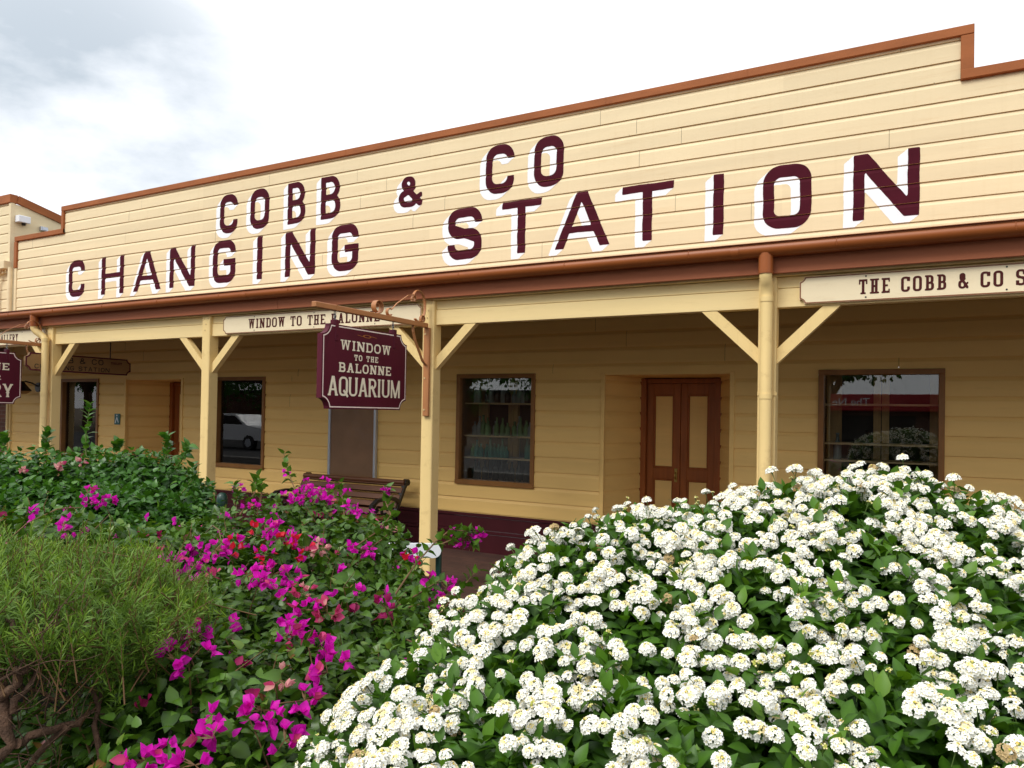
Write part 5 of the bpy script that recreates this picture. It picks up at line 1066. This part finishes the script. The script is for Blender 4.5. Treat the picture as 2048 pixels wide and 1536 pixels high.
# ---- clipped hedge behind, left ------------------------------------------
rg = np.random.default_rng(8)
hd = empty('leafy_hedge', (-4.3, 3.9, 0), 'dense green leafy hedge with faded pink blossoms, in front of the left downpipe', 'hedge')
cl = Cloud(); P, D = blob_points(HEDGE, 2600, rg, -.4); G = nrm(D*.7+np.array([0, 0, .5])+rg.normal(0, .35, D.shape))
shoot_leaves(cl, LF_HEART, P, G, rg, 5, .028, .062, .1, .8, 1.0, .4, True, young=.2)
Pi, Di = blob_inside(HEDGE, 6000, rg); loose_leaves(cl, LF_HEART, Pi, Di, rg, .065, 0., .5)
d = MB()
for pts in HEDGE_SPRIGS:
    pts = np.array(pts); t = np.linspace(.1, 1, 12)*(len(pts)-1); i0 = np.minimum(t.astype(int), len(pts)-2); pp = pts[i0]+(pts[i0+1]-pts[i0])*(t-i0)[:, None]; dd = pts[i0+1]-pts[i0]
    shoot_leaves(cl, LF_HEART, pp, dd, rg, 1, 0, .085, .5, 1, 1.3, .3, False); d = MB(); d.tube([tuple(v) for v in pts], [.006]+[.004]*(len(pts)-2)+[.002], 5); d.build('sprig_stem', M['stem'], hd)
put('foliage', cl.mesh('foliage', M['lf_hedge']), hd)
stems(hd, HEDGE, (-4.3, 3.9, -.02), 36, rg, .02, M['bark'])
for x, y, z, s, c_ in HEDGE_BLOSSOM: cluster(hd, lift((x, y, z), HEDGE), s, c_, rr)

# ---- needle-leaved shrub, lower left --------------------------------------
rg = np.random.default_rng(15)
nd = empty('needle_leaf_shrub', (-1.9, 1.3, 0), 'yellow-green needle-leaved shrub on bare crooked branches in the lower left corner', 'shrub')
cl = Cloud(); P, D = blob_points(NEEDLE, 1500, rg, -.6, .93, .5); G = nrm(D*.55+np.array([0, 0, .65])+rg.normal(0, .35, D.shape)); tw = MB()
def needles(P, G, L, per, size):
    for k in range(per):
        t = k/per; ph = k*2.4+rg.normal(0, .2, len(P)); X_ = nrm(np.cross(G, np.array([.3, .5, .1]))); Y_ = np.cross(G, X_); side = np.cos(ph)[:, None]*X_+np.sin(ph)[:, None]*Y_
        spl = .35+.6*t; A = nrm(G*math.cos(spl)+side*math.sin(spl)+rg.normal(0, .12, G.shape)); pos = P-G*L*t
        sz = size*(.6+.5*min(1, t*2.5))*rg.uniform(.75, 1.2, len(P)); tn = np.clip(rg.uniform(.15, .55, len(P))+.35*np.sin(P[:, 0]*14)*np.sin(P[:, 1]*17+P[:, 2]*21)+(.35 if t < .15 else 0)-t*.35, 0, 1); pk = rg.integers(0, 2, len(P))
        for j in (0, 1):
            q = pk == j; cl.put(LF_NEEDLE[j], pos[q], A[q], nrm(G[q]+.01), sz[q], tn[q])
lng = rg.random(len(P))**3; P = P+G*(-.02+.10*lng[:, None]); q = rg.random(len(P)) < .5
needles(P[q], G[q], .10, 26, .034); needles(P[~q], nrm(G[~q]+rg.normal(0, .35, G[~q].shape)), .14, 32, .030)
Pi, Di = blob_inside(NEEDLE, 900, rg, .5); needles(Pi, nrm(Di+np.array([0, 0, .5])), .09, 22, .028)
sp = np.array([at_ for at_ in [TRUNK_PTS[4][3], TRUNK_PTS[4][2], TRUNK_PTS[2][4]]]); needles(sp+np.array([[.10, .02, .06], [.12, 0, .03], [.08, 0, .0]]), np.array([[.1, 0, 1.], [.3, 0, .9], [.5, 0, .8]]), .13, 34, .034)
put('foliage', cl.mesh('foliage', M['lf_needle']), nd)
d = MB()
for i in rg.choice(len(P), 900, False): a, g = Vector(P[i]), Vector(G[i]); d.tube([a-g*.16, a-g*.06, a+g*.02], [.0022, .0016, .0008], 4)
d.build('twigs', M['twig'], nd)
d = MB()
for i, pts in enumerate(TRUNK_PTS):
    pts = [Vector(q) for q in pts]; rr0 = (.016, .0125, .008, .011, .0085, .006, .009, .0055)[i]; P2 = []
    for a, e in zip(pts, pts[1:]):
        for t in (0, .33, .66): P2.append(a.lerp(e, t)+Vector((rg.normal(0, .007), rg.normal(0, .007), rg.normal(0, .007))))
    P2.append(pts[-1]); k = len(P2); d.tube(P2, [rr0*(1-.55*j/(k-1))*rg.uniform(.80, 1.25) for j in range(k)], 8)
bs = Vector((TRUNK_PTS[0][0][0]-.02, TRUNK_PTS[0][0][1]+.05, -.02)); d.tube([bs, bs.lerp(Vector(TRUNK_PTS[0][0]), .5)+Vector((.02, .01, 0)), Vector(TRUNK_PTS[0][0])], [.028, .022, .0165], 8)
b2 = Vector(TRUNK_PTS[4][0]); d.tube([Vector((b2.x-.02, b2.y+.05, -.02)), Vector((b2.x, b2.y+.02, b2.z*.5)), b2], [.014, .012, .010], 7)
for i in range(60):            # fine dead twigs among the branches
    a = Vector(TRUNK_PTS[rg.integers(0, 8)][rg.integers(1, 3)])+Vector((rg.normal(0, .03), rg.normal(0, .03), rg.normal(0, .03))); g = Vector(nrm(rg.normal(size=3)+np.array([.5, .1, .35])))
    L = rg.uniform(.08, .24); pts = [a]
    for k in range(7): g = Vector(nrm(np.array(g)+rg.normal(0, .28, 3))); pts.append(pts[-1]+g*L/7)
    d.tube(pts, [.0020, .0018, .0016, .0014, .0012, .001, .0008, .0005], 4)
d.build('branches', M['bark'], nd)

# ------------------------------------------------------------------ across the road, behind the camera: what the window panes reflect
def tree(x, y, h, r, seed, label):
    r_ = np.random.default_rng(seed); o = empty('street_tree', (x, y, -.14), label, 'tree', 'trees across the road')
    d = MB(); d.tube([(x, y, -.14), (x+.1, y, h*.2), (x-.05, y+.1, h*.45)], [.28, .2, .15], 10)
    for i in range(7):
        t = i*.9; d.tube([(x, y, h*.32), (x+r*.35*math.cos(t), y+r*.35*math.sin(t), h*.6), (x+r*.7*math.cos(t), y+r*.7*math.sin(t), h*.78)], [.12, .07, .03], 6)
    d.build('trunk', M['bark'], o); cl = Cloud()
    nl_ = 14 if y > -36 else 10; bl = [(x+r_.normal(0, r*.45), y+r_.normal(0, r*.45), h*r_.uniform(.55 if y > -36 else .3, .92), r*r_.uniform(.28, .5)) for i in range(nl_)]
    P, D = blob_points(bl, 2600 if y > -36 else 1500, r_, -1, .9); loose_leaves(cl, LF_OV, P, D, r_, .34, .1, .8); P, D = blob_inside(bl, 900, r_); loose_leaves(cl, LF_OV, P, D, r_, .34, 0, .4)
    put('crown', cl.mesh('crown', M['lf_hedge']), o)
for i, (x, y, h, r) in enumerate([(-41, -18, 8, 4), (-31, -18.5, 7, 3.5), (-22, -19, 8.5, 4), (-13, -34, 10, 4.5), (-4.5, -33, 9, 4), (4.5, -17.5, 8, 3.4), (10, -19, 9, 4), (-50, -22, 9, 5), (-18, -30, 9, 4)]+[(-72+6.2*j, -38-(j*37 % 5), 10+(j*53 % 4), 5.2) for j in range(10)]+[(-58, -20, 9, 4.5), (-66, -25, 9, 5), (-80, -34, 11, 6)]):  # far belt of trees added to screen bright sky from the panes
    tree(x, y, h, r, 100+i, 'dark leafy street tree across the road, seen mirrored in the window panes')
o = empty('reflection_backdrop', (-40, -46, 0), 'long low dark brick block added behind the trees across the road to darken the window reflections', 'building')  # added to close the bright gap below the far tree crowns
d = MB(); d.box(-85, -14, -52, -46, -.14, 3.6); d.build('wall', M['brick'], o); d = MB(); d.box(-85.3, -13.7, -52.3, -45.6, 3.62, 3.9, c=.05); d.build('roof', M['asphalt'], o)
o = empty('red_fronted_shop', (-3, -26, 0), 'low shop with a red fascia across the road, mirrored in the right-hand window', 'building')
d = MB(); d.box(-12, 3, -34, -26, -.14, 2.1); d.build('wall', M['brick'], o)
d = MB(); d.box(-12.2, 3.2, -34, -25.0, 2.12, 2.95, c=.03); d.build('fascia', paint('red_fascia', (0.42, 0.015, 0.02), .4, .05, 1), o)
d = MB(); d.box(-9, -6.5, -26.02, -25.97, 0, 1.9); d.box(-5.5, 0, -26.02, -25.97, .5, 1.9); d.build('shop_window', M['dark'], o)
cu = bpy.data.curves.new('lettering', 'FONT'); cu.body = 'The Ne'; cu.size = .55; to = bpy.data.objects.new('tmp', cu); COL.objects.link(to); bpy.context.view_layer.update()
me = bpy.data.meshes.new_from_object(to.evaluated_get(bpy.context.evaluated_depsgraph_get())); bpy.data.objects.remove(to)
for v in me.vertices: v.co = Vector((-2.0-v.co.x, -24.99, 2.38+v.co.y))
me.materials.clear(); me.materials.append(M['white']); put('lettering', me, o)
o = empty('white_ute', (-27.5, -8.6, 0), 'white car parked across the road, mirrored in the window left of the noticeboard', 'car')
cx, cy = -27.5, -8.6; wp = paint('white_car_paint', (0.75, 0.77, 0.8), .2, .02, 1, spec=.6)
d = MB(); d.prism([(-2.35, .30), (2.3, .30), (2.35, .62), (2.25, .84), (1.25, .95), (-2.2, .98), (-2.38, .75)], (cx, cy+.85, 0), (1, 0, 0), (0, 0, 1), 1.7); d.prism([(-2.1, .97), (1.2, .95), (.45, 1.44), (-1.5, 1.47)], (cx, cy+.75, 0), (1, 0, 0), (0, 0, 1), 1.5); d.build('body', wp, o)
d = MB(); d.prism([(-1.85, 1.0), (-.5, 1.0), (-.5, 1.39), (-1.42, 1.40)], (cx, cy+.757, 0), (1, 0, 0), (0, 0, 1), .004); d.prism([(-.42, 1.0), (.95, .99), (.40, 1.38), (-.42, 1.39)], (cx, cy+.757, 0), (1, 0, 0), (0, 0, 1), .004); d.build('side_window', M['dark'], o)
for wx in (-1.45, 1.45):
    d = MB(); d.tube([(cx+wx, cy+.92, .19), (cx+wx, cy+.68, .19)], .33, 20); wh = d.build('wheel', M['iron'], o)
    d = MB(); d.tube([(cx+wx, cy+.93, .19), (cx+wx, cy+.90, .19)], .19, 14); d.build('rim', M['alu'], wh)
